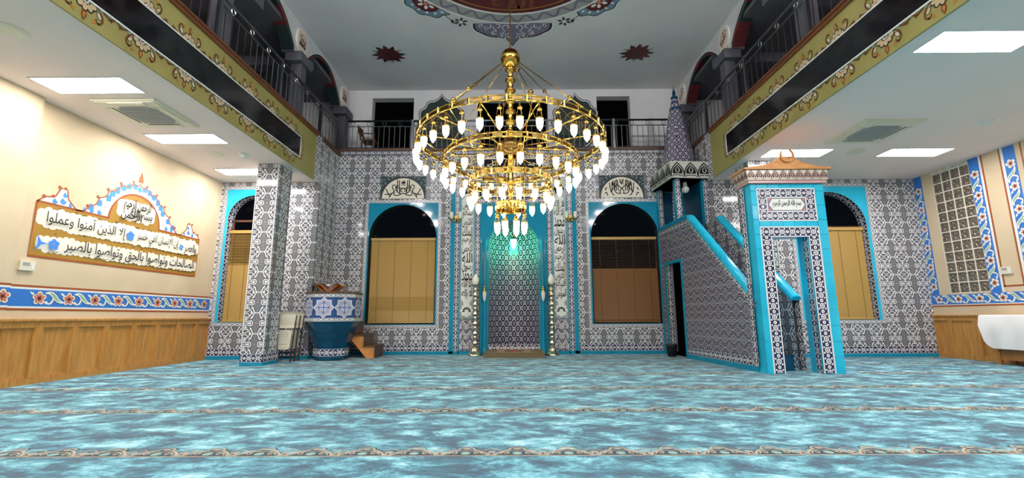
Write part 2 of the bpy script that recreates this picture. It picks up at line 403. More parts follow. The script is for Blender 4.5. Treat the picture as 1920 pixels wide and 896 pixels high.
def wall(name,fr,x0,x1,z0,z1,openings,mat):
    mb=MB(); x=x0
    for (cx,hw,zs,zp,nx0,nx1) in openings:
        if nx0>x: mb.add([fr(x,z0),fr(nx0,z0),fr(nx0,z1),fr(x,z1)],[(0,1,2,3)])
        arched_piece(mb,fr,nx0,nx1,z0,z1,cx,hw,zs,zp); x=nx1
    if x<x1: mb.add([fr(x,z0),fr(x1,z0),fr(x1,z1),fr(x,z1)],[(0,1,2,3)])
    return struct(mb.build(name,mat))
NI=(0,.69,0.0,2.95)         # mihrab niche: cx, half width, sill, spring
o=wall('wall_back',back(WN),-AX,AX,0,5.78,[(-3.10,.945,.80,3.18,-4.1,-2.1),(*NI,-.8,.8),(3.10,.945,.80,3.18,2.1,4.1)],'damask_tile'); wall_back=o
mb=MB(); fr=back(WN)
mb.strip(fr,(-AX,0),(AX,0),.085,.03,1); mb.strip(fr,(-AX,.085),(AX,.085),.17,.012)
trim=struct(mb.build('trim_1',['flower_border','teal_glaze']))
wall_wl=wall('wall_back_left',back(WW),XL,-AX,0,ZC,[(-6.64,.63,.88,3.46,-7.3,-5.95)],'damask_tile')
wall_wr=wall('wall_back_right',back(WW),AX,XR,0,ZC,[(8.04,.88,.88,3.22,7.1,9.0)],'damask_tile')
mb=MB(); fr=back(WW)
for a,b in ((XL,-AX),(AX,XR)):
    mb.strip(fr,(a,0),(b,0),.085,.03,1); mb.strip(fr,(a,.085),(b,.085),.17,.012)
struct(mb.build('trim_2',['flower_border','teal_glaze']))
# returns between wing wall and nave wall (rise to the gallery floor)
for sg,nm in ((-1,'wall_return_left'),(1,'wall_return_right')):
    mb=MB(); x=sg*AX
    mb.add([(x,WW,0),(x,WN,0),(x,WN,5.7),(x,WW,5.7)],[(0,1,2,3)])
    mb.add([(x,10.86,ZF0),(x,WW,ZF0),(x,WW,ZF1),(x,10.86,ZF1)],[(0,1,2,3)])
    struct(mb.build(nm,'damask_tile'))
    f=left(x) if sg<0 else right(x)
    mb=MB(); p=(WW,WN) if sg<0 else (-WN,-WW)
    mb.strip(f,(p[0],0),(p[1],0),.085,.03,1); mb.strip(f,(p[0],.085),(p[1],.085),.17,.012)
    mb.strip(f,(p[0],5.56),(p[1],5.56),.10,.05,2)
    struct(mb.build('trim_3' if sg<0 else 'trim_4',['flower_border','teal_glaze','dark_wood']))
# side walls (the left one steps forward near the camera)
GB=(9.78,10.68,1.49)        # glass block opening on the right wall: y0,y1,z0
mb=MB()
mb.add([(XL,6.62,0),(XL,WW,0),(XL,WW,ZC),(XL,6.62,ZC)],[(0,1,2,3)])
struct(mb.build('wall_left','wall_cream')); struct(MB().box(XL-.1,YR,0,XL+.10,6.62,ZC).build('wall_left_front','wall_cream'))
mb=MB()
for y0,y1,z0,z1 in ((YR,GB[0],0,ZC),(GB[1],WW,0,ZC),(GB[0],GB[1],0,GB[2])): mb.add([(XR,y0,z0),(XR,y1,z0),(XR,y1,z1),(XR,y0,z1)],[(0,3,2,1)])
struct(mb.build('wall_right','wall_cream'))
mb=MB().add([(XL-.2,YR,0),(XR+.2,YR,0),(XR+.2,YR,ZN),(XL-.2,YR,ZN)],[(0,1,2,3)]); struct(mb.build('wall_rear','wall_cream'))
# wing ceilings: slab with thickness, its nave edge is the fascia
for nm,x0,x1 in (('ceiling_left',XL-.3,-AX-.03),('ceiling_right',AX+.03,XR+.3)):
    struct(MB().box(x0,YR,ZC,x1,WW+.02,ZC+.9).build(nm,'ceiling_white'))
# nave ceiling and upper gallery shell
YB=13.7
struct(MB().box(-AX-.42,YR,ZN,AX+.42,YB+.2,ZN+.2).build('ceiling','nave_white'))
mb=MB()
DOORS=[(-4.57,-3.22,8.03),(-1.16,1.13,7.98),(2.72,3.80,8.05)]
fr=back(YB); x=-AX-2.5
for a,b,z in DOORS:
    mb.add([fr(x,5),fr(a,5),fr(a,ZN),fr(x,ZN)],[(0,1,2,3)]); mb.add([fr(a,z),fr(b,z),fr(b,ZN),fr(a,ZN)],[(0,1,2,3)])
    for q in (a,b): mb.add([fr(q,5,0),fr(q,z,0),fr(q,z,-.3),fr(q,5,-.3)],[(0,1,2,3)])
    mb.add([fr(a,z,0),fr(b,z,0),fr(b,z,-.3),fr(a,z,-.3)],[(0,1,2,3)]); x=b
mb.add([fr(x,5),fr(AX+2.5,5),fr(AX+2.5,ZN),fr(x,ZN)],[(0,1,2,3)])
struct(mb.build('wall_upper_back','nave_white'))
for i,(a,b,z) in enumerate(DOORS):
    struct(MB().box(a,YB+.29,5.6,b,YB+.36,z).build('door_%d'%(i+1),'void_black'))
mb=MB()
for sg in (-1,1):
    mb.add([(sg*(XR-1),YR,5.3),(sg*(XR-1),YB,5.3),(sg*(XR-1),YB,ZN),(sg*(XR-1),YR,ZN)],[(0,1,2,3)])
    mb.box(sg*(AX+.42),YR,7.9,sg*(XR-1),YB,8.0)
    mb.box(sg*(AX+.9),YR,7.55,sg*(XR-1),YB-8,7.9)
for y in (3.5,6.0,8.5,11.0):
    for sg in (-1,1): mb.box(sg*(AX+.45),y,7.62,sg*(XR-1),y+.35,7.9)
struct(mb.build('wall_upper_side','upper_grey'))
mb=MB().add([(-XR,YR+.02,5.3),(XR,YR+.02,5.3),(XR,YR+.02,ZN),(-XR,YR+.02,ZN)],[(0,1,2,3)]); struct(mb.build('wall_upper_rear','upper_grey'))
# gallery slab over the mihrab wall
mb=MB().box(-AX,WN-.02,5.60,AX,YB,5.76,1)
mb.strip(back(WN-.03),(-AX,5.60),(AX,5.60),.10,.02,0); mb.box(-AX,WN-.06,5.72,AX,WN+.15,5.78,2)
struct(mb.build('trim_5',['flower_border','upper_grey','dark_wood']))
# ---- window frames, glass, blinds -----------------------------------------------
def make_window(k,cx,hw,y,zs,zp,x0,x1,z0,z1):
    fr=back(y); R=struct(empty('window_%d'%k,(cx,y,zs),None,None)); kb=.085
    mb=MB()
    mb.strip(fr,(x0,z0),(x1,z0),kb,.014); mb.strip(fr,(x0,z1-kb),(x1,z1-kb),kb,.014)
    mb.strip(fr,(x0+kb,z0+kb),(x0+kb,z1-kb),kb,.014); mb.strip(fr,(x1,z0+kb),(x1,z1-kb),kb,.014)
    mb.build('key_border','key_border',R)
    mb=MB(); arched_piece(mb,fr,x0+kb,x1-kb,z0+kb,z1-kb,cx,hw,zs,zp,t=.010); mb.build('teal_surround','cyan_glaze' if y==WW else 'teal_glaze',R)
    # reveal: navy flower tiles round the opening
    D=.26; P=[(cx-hw,zs)]+arc(cx,zp,hw,PI,0,20)+[(cx+hw,zs)]; mb=MB(); s=0
    for p,q in zip(P,P[1:]):
        L=math.dist(p,q); mb.add([fr(*p,.012),fr(*q,.012),fr(*q,-D),fr(*p,-D)],[(0,1,2,3)],0,[[(s,0),(s+L,0),(s+L,1),(s,1)]]); s+=L
    mb.add([fr(cx-hw,zs,.012),fr(cx+hw,zs,.012),fr(cx+hw,zs,-D),fr(cx-hw,zs,-D)],[(0,1,2,3)],1)
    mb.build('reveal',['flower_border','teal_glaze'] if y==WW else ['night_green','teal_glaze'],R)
    mb=MB().poly(back(y+D-.01),P,.01,side=False); mb.build('pane','window_glass',R)
    mb=MB(); b=back(y+D-.03)
    for q in (cx-hw,cx+hw-.05): mb.fbox(b,q,zs,0,q+.05,zp,.02)
    mb.fbox(b,cx-hw,zp-.02,0,cx+hw,zp+.03,.02); mb.build('window_frame','dark_wood',R)
    return R
for k,a in enumerate(WIN): make_window(k+1,*a)
def blind(cx,hw,y,zs,ztop,ranges,label,mat='blind_slat'):
    """ranges: (z0,z1,tilt, present) sections from top to bottom"""
    R=empty('window_blind',(cx,y+.15,zs),label,'blind','wooden blinds in the arched windows')
    MB().box(cx-hw+.01,y+.09,ztop-.075,cx+hw-.01,y+.17,ztop).build('head_rail',mat if mat=='blind_slat' else 'blind_slat',R)
    for sec in ranges:
        z0,z1,tilt=sec; mb=MB(); z=z1; dz=.040
        while z>z0:
            h=.026*math.sin(tilt); d=.026*math.cos(tilt)
            x0,x1=cx-hw+.02,cx+hw-.02
            v=[(x0,y+.13-d,z-h),(x1,y+.13-d,z-h),(x1,y+.13+d,z+h),(x0,y+.13+d,z+h)]
            e=.003; v+=[(a,b,c-e) for a,b,c in v]
            mb.add(v,[(0,1,2,3),(7,6,5,4),(0,4,5,1),(2,6,7,3)]); z-=dz
        tag(mb.build('slat',mat,R),kind='stuff')
    MB().box(cx-hw+.02,y+.10,zs+.01,cx+hw-.02,y+.16,zs+.06).build('bottom_rail',mat,R)
    mb=MB()
    for k in range(4):
        x=cx-hw*.75+k*hw*.5; mb.box(x-.003,y+.095,zs+.05,x+.003,y+.10,ztop-.05)
    mb.build('cord','dark_wood',R)
    return R
C=PI/2*.9
blind(-3.10,.92,WN,.82,3.19,[(1.55,3.10,C*.86),(1.15,1.55,C*.70),(.9,1.15,C*.88)],'closed amber wooden blind in the arched window left of the mihrab niche')
blind(3.10,.92,WN,.82,3.19,[(2.30,3.10,.15),(.9,2.28,C*.85)],'wooden blind with open dark upper slats in the window right of the niche','blind_dark')
blind(-6.64,.62,WW,.88,3.20,[(2.35,3.12,.5),(.95,2.33,C*.9)],'wooden blind half open at its top in the far left window behind the pillar')
blind(8.04,.86,WW,.88,3.20,[(.95,3.12,C*.88)],'closed amber wooden blind in the window right of the pulpit gate')
# ---- left wainscot, right wainscot --------------------------------------------------
def wainscot(fr,a0,a1,step,first,label,z=.99):
    R=empty('wainscot',fr((a0+a1)/2,0,0),label,'panelling','oak wainscots along the side walls')
    MB().fbox(fr,a0,.0,.0,a1,.085,.05).fbox(fr,a0,.085,.0,a1,.10,.04).build('bottom_rail','oak',R)
    MB().fbox(fr,a0,z-.13,.0,a1,z-.03,.05).build('top_rail','oak',R)
    MB().fbox(fr,a0,z-.03,-.0,a1,z,.075).fbox(fr,a0,z-.045,0,a1,z-.03,.062).build('cap_moulding','oak',R)
    st=[]; x=first
    while x<a1+.3: st.append(x); x+=step
    pr=None
    for s in st:
        if s-.05<a0 or s+.05>a1+.04: continue
        MB().fbox(fr,s-.055,.10,0,min(s+.055,a1),z-.13,.05).build('stile','oak',R)
    for s in [first-step]+st:
        l=max(s+.055,a0); r=min(s+step-.055,a1)
        if r-l<.1: continue
        mb=MB().fbox(fr,l,.10,0,r,z-.13,.018)
        for (p,q,u,v) in ((l,.10,r,.115),(l,z-.145,r,z-.13),(l,.115,l+.015,z-.145),(r-.015,.115,r,z-.145)): mb.fbox(fr,p,q,.018,u,v,.036)
        mb.build('wooden_panel','oak',R)
    return R
wainscot(left(XL),6.62,WW-.01,.60,7.18,'long oak wainscot below the painted flower band on the left wall')
wainscot(left(XL+.10),3.0,6.62,.60,3.05,'oak wainscot on the projecting wall at the far left edge')
wainscot(right(XR),-WW+.01,-3.0,.62,-10.78,'oak wainscot below the glass block window on the right wall')
# ---- columns ---------------------------------------------------------------------------
for sg,lab in ((-1,'square patterned tile pillar in front of the left arched window'),(1,'square patterned tile pillar rising behind the pulpit gate')):
    x0,x1=sorted((sg*5.30,sg*5.76)); y0,y1=9.75,10.36
    R=empty('tiled_pillar',((x0+x1)/2,(y0+y1)/2,0),lab,'pillar','tiled pillars of the side aisles')
    MB().box(x0,y0,0,x1,y1,ZC).build('shaft','damask_tile',R)
    mb=MB()
    for f,a,b in ((back(y0),x0,x1),(right(x0),-y1,-y0),(left(x1),y0,y1)):
        mb.strip(f,(a-.012,0),(b+.012,0),.07,.014,1); mb.strip(f,(a-.01,.07),(b+.01,.07),.17,.010)
    mb.build('plinth_tiles',['flower_border','teal_glaze'],R)
    mb=MB()
    for f,a,b in ((back(y0),x0,x1),):
        mb.fbox(f,a-.01,0.24,0,a+.004,ZC,.008); mb.fbox(f,b-.004,0.24,0,b+.01,ZC,.008)
    mb.build('corner_bead','white_paint',R)
# ---- gallery fascias with painted blossoms ---------------------------------------------
def blossom(mb,fr,s=1.0):
    """half flower standing on b=0; colours: 0 petal 1 brown 2 orange 3 sage 4 white 5 black"""
    for k in range(5):
        t=PI*(k+.5)/5; cx,cy=.085*s*math.cos(t),.075*s*math.sin(t)
        mb.disc(fr,cx,cy,.048*s,.003,5,n=10,ry=.040*s,rot=t); mb.disc(fr,cx,cy,.036*s,.0045,0,n=10,ry=.027*s,rot=t)
    mb.poly(fr,arc(0,0,.038*s,0,PI,8),.006,4,side=False); mb.poly(fr,arc(0,0,.016*s,0,PI,6),.007,5,side=False)
    for sg in (-1,1):
        m=Mir(fr,sg<0)
        mb.ribbon(m,bez((.10*s,.0),(.20*s,.02*s),(.24*s,.14*s),(.15*s,.16*s),n=9),.020*s,.004,1)
        mb.ribbon(m,bez((.17*s,.155*s),(.13*s,.16*s),(.13*s,.12*s),n=6),.017*s,.004,1)
        mb.disc(m,.155*s,.075*s,.040*s,.0035,5,n=10,ry=.024*s,rot=.9); mb.disc(m,.155*s,.075*s,.034*s,.0045,4 if sg<0 else 0,n=10,ry=.019*s,rot=.9)
        mb.poly(m,[(.09*s,.0),(.15*s,.05*s),(.19*s,.015*s),(.17*s,0)],.003,3,side=False)
        mb.ribbon(m,bez((.20*s,.0),(.27*s,.055*s),(.33*s,.0),n=8),.017*s,.004,1)
        mb.ribbon(m,spiral(.285*s,.045*s,.022*s,PI,.8,8),.014*s,.004,1)
        mb.disc(m,.11*s,.165*s,.018*s,.004,2,n=8)
    mb.poly(fr,[(-.022*s,.12*s),(.022*s,.12*s),(.03*s,.16*s),(0,.225*s),(-.03*s,.16*s)],.004,1,side=False)
    mb.poly(fr,[(-.013*s,.13*s),(.013*s,.13*s),(.018*s,.16*s),(0,.20*s),(-.018*s,.16*s)],.005,2,side=False)
BM=['blossom_petal','brown_paint','orange_paint','sage_paint','blossom_white','black_paint']
for sg in (-1,1):
    x=sg*AX; f=left(x) if sg<0 else right(x)
    T=(lambda y:y) if sg<0 else (lambda y:-y)
    R=struct(empty('trim_6' if sg<0 else 'trim_7',(x,4,ZF0),None,None))
    a0,a1=sorted((T(YR),T(10.86)))
    MB().fbox(f,a0,ZF0,-.03,a1,ZF1,0).build('fascia_board','olive_paint',R)
    MB().fbox(f,a0,ZF1-.07,0,a1,ZF1,.03).fbox(f,a0,ZF1,-.2,a1,ZF1+.04,.05).build('top_moulding','brown_paint',R)
    p0,p1=sorted((T(YR+.3),T(10.02))); z0,z1=4.70,5.17
    MB().fbox(f,p0,z0,0,p1,z1,.012).build('black_panel','granite_black',R)
    mb=MB()
    for a,b,c,d in ((p0-.02,z0-.02,p1+.02,z0),(p0-.02,z1,p1+.02,z1+.02),(p0-.02,z0,p0,z1),(p1,z0,p1+.02,z1)): mb.fbox(f,a,b,0,c,d,.02)
    mb.build('panel_border','white_paint',R)
    proto={}
    for edge in (0,1):
        g=Fr((0,0,0),f.u,f.v) if not edge else Fr((0,0,0),-f.u,-f.v)
        # the lower edge hangs downwards, the upper stands up
        mb=MB(); blossom(mb,g,1.18); o=None
        for k in range(17):
            y=10.02-.45-.81*k
            loc=(x-sg*.002*1,y,(z1+.02) if not edge else (z0-.02)); 
            if o is None:
                o=mb.build('painted_blossom',BM,R); o.location=Vector(loc)-Vector(LOC[R]); me=o.data; 
                for v in me.vertices: v.co+=Vector(LOC[R])
            else: part_copy(o,R,loc)
        # end ornament turned on its side
    mb=MB(); e=p1 if sg<0 else p0; d=1 if sg<0 else -1
    g=Fr(f(e+d*.02,(z0+z1)/2,.001),f.v*(-d),f.u*d)
    blossom(mb,g,.9); mb.build('painted_blossom',BM,R)
    mb=MB()
    for z in (z0-.02,z1+.02):
        q=f.at(e+d*.02,z,.001); mb.ribbon(q,spiral(d*.07,0,.06,PI/2,1.1,12),.016,.003,1); mb.disc(q,d*.07,0,.02,.004,2)
    mb.build('painted_scroll',BM,R)
# ---- upper arcade on both sides -----------------------------------------------------------
XA=AX+.35
def arcade(sg,num):
    x=sg*XA; f=left(x) if sg<0 else right(x); T=(lambda y:y) if sg<0 else (lambda y:-y)
    R=struct(empty('trim_%d'%num,(x,6,5.7),None,None)); P0,PER=10.36,2.94
    mb=MB(); 
    for k in range(-1,5):
        yc=P0-PER*k+PER/2; hw=PER/2-.30
        # spandrel panel with shallow pointed arch cut out
        n=12; A=[(T(yc+s*hw),7.45+(.68)*(1-abs(s)**2.2)) for s in [-1+2*i/n for i in range(n+1)]]
        if sg>0: A=A[::-1]
        l,r=sorted((T(yc-PER/2),T(yc+PER/2)))
        for c in (0,-.30):
            h=n//2; mid=(A[0][0]+A[-1][0])/2
            mb.add([f(*q,c) for q in [(l,7.45)]+A[:h+1]+[(mid,ZN),(l,ZN)]],[tuple(range(h+4))]); mb.add([f(*q,c) for q in [(r,7.45),(r,ZN),(mid,ZN)]+A[h:]],[tuple(range(h+4))])
        for j,(p,q) in enumerate(zip(A,A[1:])):
            mb.add([f(*p,0),f(*q,0),f(*q,-.30),f(*p,-.30)],[(0,1,2,3)],(1 if j%4<2 else 2))
            up=lambda s_:(s_[0],s_[1]+.13)
            mb.add([f(*p,.006),f(*q,.006),f(*[q[0],q[1]+.10],.006),f(*[p[0],p[1]+.10],.006)],[(0,1,2,3)],(1 if j%4<2 else 2))
        mb.ribbon(f,[(a,b+.11) for a,b in A],.025,.010,3)
        mb.fbox(f,l,7.40,-.30,l+.30,7.45,0,4); mb.fbox(f,r-.30,7.40,-.30,r,7.45,0,4)
    mb.build('painted_arch',['nave_white','maroon_paint','night_green','white_paint','upper_grey'],R)
    mb=MB(); 
    for k in range(-1,5):
        y=P0-PER*k; mb.box(x-.13,y-.13,5.6,x+.13,y+.13,7.35); mb.box(x-.2,y-.3,7.18,x+.2,y+.3,7.42)
    mb.build('gallery_post','upper_grey',R)
    for k in range(0,4):
        y=P0-PER*k if k<4 else 0
        for yy in ((P0+PER-.06,) if k==0 else ())+(y,):
            q=f.at(T(yy),7.86,0); mb=MB()
            mb.poly(q,arc(0,0,.27,0,2*PI*.999,24,ry=.33),.04,0); mb.poly(q,arc(0,0,.235,0,2*PI*.999,24,ry=.295),.046,1)
            lettering(mb,q,'محمد' if sg<0 else 'علي',-.17,-.17,.17,.17,2,.05,.02)
            mb.ribbon(q,spiral(.02,.0,.2,.5,1.2,16),.018,.05,2)
            mb.build('oval_medallion',['white_paint','petal_paint','maroon_paint'],R)
arcade(-1,8); arcade(1,9)
# ---- ceiling painting ---------------------------------------------------------------------------
CY=7.5
R=struct(empty('trim_10',(0,CY,ZN),None,None)); q=ceil(ZN).at(0,-CY,0)
mb=MB(); mb.poly(q,arc(0,0,2.42,0,2*PI*.9999,64),.004,0,side=False); mb.ribbon(q,arc(0,0,2.30,0,2*PI,64),.03,.006,5)
mb.ribbon(q,arc(0,0,2.45,0,2*PI,64),.06,.006,1); mb.ribbon(q,arc(0,0,2.62,0,2*PI,64),.30,.005,2); mb.ribbon(q,arc(0,0,2.80,0,2*PI,64),.05,.007,1)
for k in range(72):
    a=2*PI*k/72; b=a+2*PI/36
    pts=[((2.62+.11*math.sin(2*PI*j/8+PI*k))*math.cos(a+(b-a)*j/8),(2.62+.11*math.sin(2*PI*j/8+PI*k))*math.sin(a+(b-a)*j/8)) for j in range(9)]
    mb.ribbon(q,pts,.06,.008+.0008*(k%2),3+(k%2))
mb.build('medallion_ring',['maroon_paint','white_paint','grey_paint','black_paint','plum_paint','gold_paint'],R)
mb=MB()
for k in range(8):
    g=q.rot(2*PI*k/8).at(0,-1.9,.001); lettering(mb,g,('الله','محمد','قل هو الله','احد')[k%4],-.5,-.35,.5,.3,0,.007+.0006*k,.02)
mb.build('medallion_lettering','brown_paint',R)
def lobe(kind):
    mb=MB(); 
    def outline(s):
        if kind: return [(.62*s*(1+.06*math.cos(9*t))*math.cos(t)*1.0,.50*s*(1+.06*math.cos(9*t))*math.sin(t)) for t in [PI+PI*i/30 for i in range(31)]]
        P=[]
        for i in range(41):
            t=PI*i/40; r=1+.035*abs(math.sin(5*t)); P.append((-.98*s*math.cos(t)*r,-(.62*math.sin(t)**.8*r+.33*max(0,1-abs(t-PI/2)/.22)**1.6)*s if 0<i<40 else 0))
        return P
    g=q.at(0,-2.80,0)
    mb.poly(g,outline(1.06),.001,1,side=False); mb.poly(g,outline(1.02),.002,5,side=False); mb.poly(g,outline(.96),.003,0,side=False)
    if not kind:
        for s in (-1,1):
            m=Mir(g,s<0)
            for i,(a,b,r) in enumerate([(.15,-.15,.10),(.38,-.12,.10),(.62,-.12,.09),(.2,-.38,.10),(.45,-.34,.09),(.13,-.58,.07),(.8,-.08,.05),(.32,-.53,.06)]):
                mb.ribbon(m,spiral(a,b,r,i*1.1,.85,10),.028,.006,2); mb.disc(m,a+.02,b,.022,.007,3,n=8)
                mb.ribbon(m,bez((a+r,b),(a+r*1.3,b-r),(a+r*.3,b-r*1.5),n=6),.02,.006,2)
    else:
        mb.disc(g,0,-.10,.34,.004,4,n=20,ry=.26)
        for i in range(6):
            t=PI*2*i/6; mb.disc(g,.16*math.cos(t),-.1+.12*math.sin(t),.07,.005,2,n=8,ry=.045,rot=t)
        mb.disc(g,0,-.1,.06,.006,6,n=8)
        for i in range(7):
            t=PI+PI*(i+.5)/7; mb.disc(g,.47*math.cos(t),.38*math.sin(t),.05,.004,2,n=8,ry=.03,rot=t)
        for s in (-1,1):
            m=Mir(g,s<0); mb.ribbon(m,bez((.55,-.1),(.75,-.2),(.95,-.10),n=8),.02,.004,5)
            for i in range(6):
                t=2*PI*i/6; mb.poly(m,[(1.02,-.06),(1.02+.13*math.cos(t-.3),-.06+.13*math.sin(t-.3)),(1.02+.19*math.cos(t),-.06+.19*math.sin(t)),(1.02+.13*math.cos(t+.3),-.06+.13*math.sin(t+.3))],.003,5,side=False)
            mb.disc(m,1.02,-.06,.05,.005,2,n=8); mb.poly(m,[(.78,-.17),(.86,-.24),(.94,-.22),(.86,-.14)],.004,5,side=False)
    return mb
for kind in (0,1):
    o=None
    for k in range(4):
        mb=lobe(kind); a=PI/2*k+(PI/4 if kind else 0)
        if o is None:
            o=mb.build('painted_lobe',['plum_paint','white_paint','white_paint','black_paint','maroon_paint','night_green','coral_paint'] if not kind else ['slate_paint','white_paint','white_paint','black_paint','maroon_paint','night_green','coral_paint'],R)
            o.rotation_euler=(0,0,a) 
        else: part_copy(o,R,LOC[R],(0,0,a))
for sg in (-1,1):
    g=ceil(ZN).at(sg*3.50,-11.65,0); mb=MB()
    for i in range(12):
        t=2*PI*i/12; mb.poly(g,[(.28*math.cos(t-.2),.26*math.sin(t-.2)),(.40*math.cos(t-.12),.36*math.sin(t-.12)),(.50*math.cos(t+.06),.44*math.sin(t+.06)),(.36*math.cos(t+.22),.32*math.sin(t+.22)),(.28*math.cos(t+.25),.26*math.sin(t+.25))],.003,(1,2,1,0)[i%4],side=False)
    mb.disc(g,0,0,.33,.005,0,n=22,ry=.30)
    for i in range(9):
        t=2*PI*i/9+.3; mb.ribbon(g,bez((.12*math.cos(t),.12*math.sin(t)),(.22*math.cos(t+.4),.22*math.sin(t+.4)),(.30*math.cos(t-.1),.28*math.sin(t-.1)),n=6),.022,.006,1)
    mb.disc(g,0,0,.09,.007,1,n=10)
    struct(mb.build('trim_11' if sg<0 else 'trim_12',['maroon_paint','black_paint','grey_paint']))
# plaques on the upper back wall
for x,lab in ((-2.31,'dark green pointed plaque behind the chandelier, left of the middle opening'),(2.02,'dark green pointed plaque behind the chandelier, right of the middle opening')):
    g=back(YB).at(x,6.0,0); R=empty('ogee_plaque',(x,YB,6.0),lab,'plaque','pointed plaques on the upper wall')
    def ol(s): 
        P=[(.0,2.18)]+bez((0,2.18),(.08,1.98),(.30,1.92),n=5)[1:]+arc(.34,1.76,.17,1.6,.1,5)+arc(.55,1.48,.19,1.4,-.1,5)+arc(.62,1.12,.16,1.0,-1.0,5)+arc(.55,.72,.2,.5,-1.2,5)+[(.34,.3),(0,.1)]
        P=[(a*s,1.15+(b-1.15)*s) for a,b in P]; return P+[(-a,b) for a,b in P[::-1][1:-1]]
    MB().poly(g,ol(1.0),.02,0).poly(g,ol(.96),.026,1).poly(g,ol(.92),.030,0).build('board',['night_green','white_paint'],R)
    mb=MB().ribbon(g,arc(0,1.15,.36,0,2*PI,24),.03,.034,0).disc(g,0,1.15,.34,.033,1,n=24)
    lettering(mb,g,'الله',-.22,.95,.22,1.4,0,.04,.02); mb.build('round_emblem',['gold_paint','night_green'],R)
# ================================================================ FLOOR BORDERS
def carpet_motif(mb,fr):
    w=.383
    mb.ribbon(fr,[(-.17,.0),(.17,.0)],.014,.002,0)
    for sg in (-1,1):
        m=Mir(fr,sg<0)
        mb.poly(m,[(0,.012),(.155,.012),(.13,.07),(.07,.13),(0,.16)],.0015,1,side=False)
        mb.ribbon(m,bez((.165,.012),(.15,.09),(.08,.13),(.05,.15),n=8),.017,.0025,0); mb.ribbon(m,bez((.14,.02),(.12,.075),(.07,.10),(.03,.12),n=7),.007,.0024,2)
        mb.ribbon(m,spiral(.085,.06,.038,-.5,1.1,12),.013,.003,0)
        mb.ribbon(m,bez((.0,.11),(.05,.115),(.085,.105),n=5),.010,.003,0)
        mb.ribbon(m,bez((.165,.03),(.19,.10),(.215,.09),n=6),.014,.002,0)
        if sg>0: mb.disc(m,.1915,.055,.018,.0018,1,n=8); mb.ribbon(m,[(.17,.0),(.213,.0)],.010,.0016,0); mb.disc(m,.1915,.10,.020,.0017,2,n=8); mb.ribbon(m,bez((.15,.04),(.19,.0),(.235,.04),n=6),.012,.0022,0)
        mb.disc(m,.172,.085,.014,.0025,0,n=7)
        mb.ribbon(m,bez((.13,.13),(.16,.17),(.1915,.165),n=6),.010,.002,0)
    mb.disc(fr,0,.055,.036,.003,2,n=10); mb.disc(fr,0,.055,.014,.0035,0,n=8)
    mb.ribbon(fr,arc(0,.15,.06,0,PI,9,ry=.06),.013,.003,0); mb.disc(fr,0,.165,.028,.003,0,n=8,ry=.02)
    mb.ribbon(fr,arc(0,.15,.078,0,PI,9,ry=.075),.006,.003,1)
for r,y in enumerate((1.98,3.50,5.03,6.56,8.09,9.62,11.15-.25)):
    mb=MB(); n=0; x=-.3
    far=y>6
    for k in range(-21,28):
        xx=k*.383+.02
        if xx<XL+.25 or xx>XR-.2: continue
        if y>9.4 and (5.2<abs(xx)<5.85 and y<10.4): continue
        if 4.2<xx<5.8 and y>8.05: continue
        carpet_motif(mb,Fr((xx,y,0),(1,0,0),(0,1,0)) )
    o=mb.build('woven_border',['tan_woven','dark_woven','aqua_woven'],floor); tag(o,kind='stuff')
# ================================================================ CEILING FIXTURES
def panel(x0,x1,y0,y1,lab):
    R=empty('ceiling_light_panel',((x0+x1)/2,(y0+y1)/2,ZC),lab,'light','recessed light panels in the aisle ceilings')
    mb=MB()
    for a,b,c,d in ((x0-.03,y0-.03,x1+.03,y0),(x0-.03,y1,x1+.03,y1+.03),(x0-.03,y0,x0,y1),(x1,y0,x1+.03,y1)): mb.box(a,b,ZC-.012,c,d,ZC)
    mb.build('frame','white_paint',R); MB().box(x0,y0,ZC-.008,x1,y1,ZC-.001).build('diffuser','panel_light',R)
for y,lab in ((6.02,'nearest of the three bright ceiling panels over the left aisle'),(8.08,'middle of the three bright ceiling panels over the left aisle'),(10.12,'farthest bright ceiling panel of the left aisle, partly behind the pillar'),(2.0,'ceiling panel behind the viewer over the left aisle'),(-1.5,'last ceiling panel at the rear of the left aisle')):
    panel(-7.0,-5.7,y,y+.44,lab)
for x,y,lab in ((5.45,9.05,'bright ceiling panel above and behind the pulpit gate'),(7.98,9.05,'bright ceiling panel near the glass block window'),(5.32,5.06,'big bright ceiling panel at the upper right, nearest the viewer'),(7.98,5.06,'ceiling panel near the right wall outside the upper right corner'),(5.32,1.2,'ceiling panel behind the viewer over the right aisle'),(7.98,1.2,'ceiling panel behind the viewer near the right wall'),(6.6,-2.2,'last ceiling panel at the rear of the right aisle')):
    panel(x,x+1.28,y,y+.44,lab)
